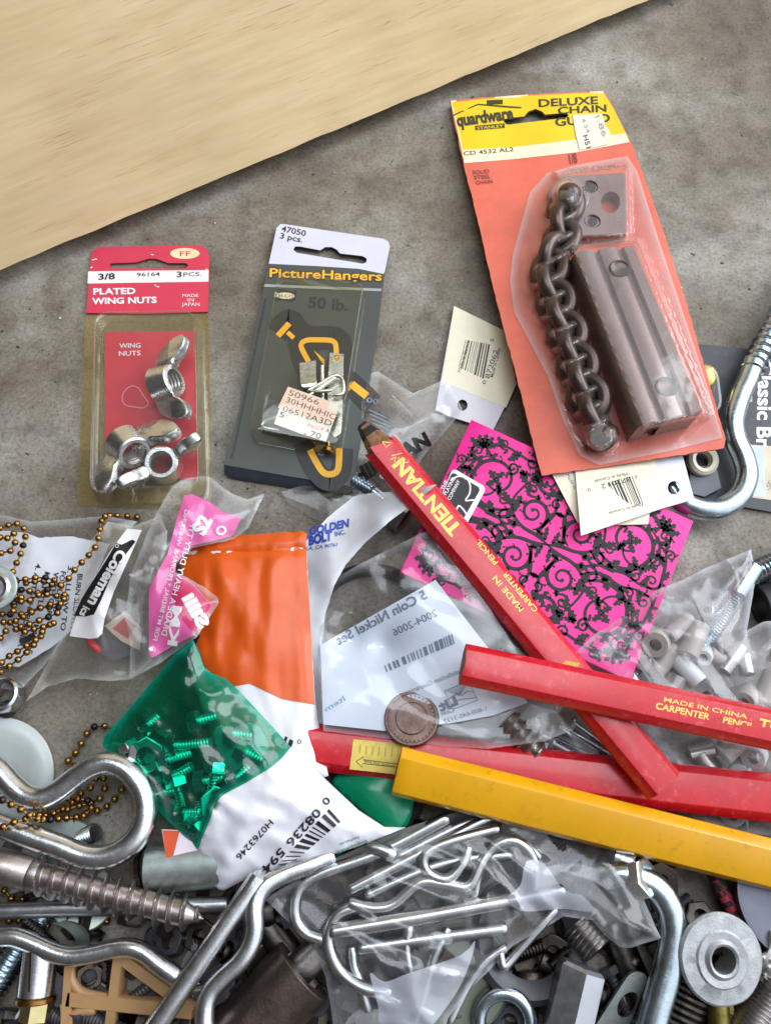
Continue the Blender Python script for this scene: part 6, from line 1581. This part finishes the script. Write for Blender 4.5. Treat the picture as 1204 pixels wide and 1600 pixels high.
mb = MB(); lathe(mb, [(.0001, .0020), (.0155, .0018), (.0160, .0022), (.0164, .0018), (.0164, .0006), (.0158, 0)], P(716, 1520, 5), Vector((.05, -.05, 1)), pm('olive_grey_disc', (120, 126, 112), .45, .6, .12, 80), 60, caps=False); solo('metal_disc', 'flat olive grey disc under the torn end of the crinkled bag', 'disc', mb, (716, 1520, 5))
mb = MB(); thread(mb, (900, 1444, 8), (934, 1486, 11), .0046, .0056, .0016, steel, n=28); lathe(mb, [(.0001, -.0003), (.0036, .0002), (.0046, 0)], P(934, 1486, 11), P(934, 1486, 11)-P(900, 1444, 8), darkmetal, 28, caps=False); solo('bolt_end', 'threaded steel bolt end poking out from under the crinkled bag', 'bolt', mb, (915, 1465, 6))
rst = pm('rust_stained_steel', (92, 80, 74), .4, .9, .4, 120, .2, 1100, dirt=.7, dirtcol=(66, 40, 26))
mb = MB(); cyl(mb, (474, 1516, 10), (360, 1640, 10), .0108, rst, hole=.007, n=40); solo('steel_pipe', 'rust stained steel pipe stub beside the crinkled bag', 'pipe', mb, (430, 1570, 3))
mb = MB(); cyl(mb, (500, 1484, 7), (440, 1540, 7), .0050, steel, n=26); solo('steel_pin', 'smooth steel pin running into the rust stained pipe', 'pin', mb, (480, 1500, 4))
mb = MB(); thread(mb, (700, 1300, 4), (760, 1330, 4), .004, .005, .002, darkmetal); solo('dark_bolt', 'dark bolt lying beneath the hitch pin bag', 'bolt', mb, (730, 1315, 2)) if 0 else None
ol = resample([(286, 1500), (302, 1472), (316, 1480), (322, 1500), (300, 1520), (330, 1560), (300, 1580), (270, 1560)], 6, 1)
mb = pouch(ol, Surf([(300, 1480, 6), (300, 1580, 5)], ol, 3, 14, 1.4, 24, 71), poly, 5, 1); solo('clear_scrap', 'torn clear plastic scrap caught between the clip legs and the tan bracket', 'plastic scrap', mb, (300, 1520, 3), ang=80)
ol = resample([(330, 1590), (356, 1556), (390, 1580), (420, 1640), (330, 1640)], 6, 1)
mb = pouch(ol, Surf([(340, 1590, 8), (410, 1640, 9)], ol, 3, 14, 1.6, 26, 73), poly, 5, 1); solo('clear_scrap', 'crumpled clear plastic in front of the rust stained pipe', 'plastic scrap', mb, (365, 1600, 5), ang=80)
# dark things down in the heap
mb = MB(); lathe(mb, [(.020, 0), (.0235, 0), (.0242, .0012), (.0238, .0050), (.0225, .0060), (.0205, .0050)], P(580, 985, .4), Vector((0, 0, 1)), blackrub, 70, closed=True); solo('black_gasket', 'thin black gasket peeping out above the coin packet', 'gasket', mb, (580, 985, .4))
for lbl, nm, c0, c1, r in (('added dark tube filling the gap below the crinkled bag', 'filler_tube', (840, 1500, 2), (940, 1560, 2), .0040), ('added dark tube near the rubber ring and the coupling nut', 'filler_tube', (950, 1440, 1), (1000, 1560, 2), .0052), ('added dark tube under the amber pencil end', 'filler_tube', (640, 1300, 2), (720, 1330, 2), .0050), ('added dark tube under the bushing and the cord', 'filler_tube', (1080, 1470, 2), (1180, 1460, 2), .0060), ('added dark tube between the long clip and the pipe stub', 'filler_tube', (410, 1440, 2), (500, 1560, 2), .0052)):
    mb = MB(); cyl(mb, c0, c1, r, darkmetal, hole=r*.6); solo(nm, lbl, 'tube', mb, c0)  # dark filler tubes, added where the gaps are black with shade

# oily filler bits, added dark so the gaps in the heap read as deep shade
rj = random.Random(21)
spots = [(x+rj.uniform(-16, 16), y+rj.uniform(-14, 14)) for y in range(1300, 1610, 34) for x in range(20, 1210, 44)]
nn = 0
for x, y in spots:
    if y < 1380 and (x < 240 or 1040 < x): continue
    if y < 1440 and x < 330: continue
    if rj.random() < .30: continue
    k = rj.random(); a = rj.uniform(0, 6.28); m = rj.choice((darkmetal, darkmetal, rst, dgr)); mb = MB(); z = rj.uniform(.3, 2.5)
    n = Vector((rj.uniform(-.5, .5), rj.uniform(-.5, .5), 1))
    if k < .3: hexnut(mb, P(x, y, z+2), n, rj.uniform(.004, .0065), .0045, .0025, m); nm, lb, ct = 'oily_filler_nut', 'small dark oily filler nut in the shade at the bottom of the hardware heap', 'nut'
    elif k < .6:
        r = rj.uniform(.004, .008); lathe(mb, [(r*.45, 0), (r, 0), (r, .0014), (r*.45, .0014)], P(x, y, z), n, m, 32, closed=True); nm, lb, ct = 'oily_filler_washer', 'small dark oily filler washer in the shade at the bottom of the hardware heap', 'washer'
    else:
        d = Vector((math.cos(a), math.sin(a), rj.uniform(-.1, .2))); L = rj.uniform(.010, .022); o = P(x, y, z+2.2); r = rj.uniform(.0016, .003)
        mb = screw(o, o+d*L, r, m, 1.8, r*1.4, .0011, hexh=rj.random() < .5); nm, lb, ct = 'oily_filler_screw', 'small dark oily filler screw in the shade at the bottom of the hardware heap', 'screw'
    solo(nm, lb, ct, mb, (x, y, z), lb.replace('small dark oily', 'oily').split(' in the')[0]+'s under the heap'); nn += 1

# grit on the concrete
rg = random.Random(5); mb = MB(); gm1 = pm('dark_grit', (58, 48, 40), .9, 0, .3, 900); gm2 = pm('pale_grit', (196, 188, 176), .9, 0, .2, 900)
for i in range(520):
    x, y = rg.uniform(-20, 1220), rg.uniform(60, 1290)
    if y < 430-.42*x: continue
    r = rg.uniform(.00012, .00035)*(2.2 if rg.random() < .05 else 1)
    ball(mb, P(x, y, 0)+Vector((0, 0, r*.3)), r, gm1 if rg.random() < .6 else gm2, 6, 4, .6)
g_ = bpy.data.objects.new('grit', mb.data('grit', Vector((0, 0, 0)), 80)); COL.objects.link(g_); g_['kind'] = 'stuff'; g_['label'] = 'fine dark and pale grit scattered on the concrete'
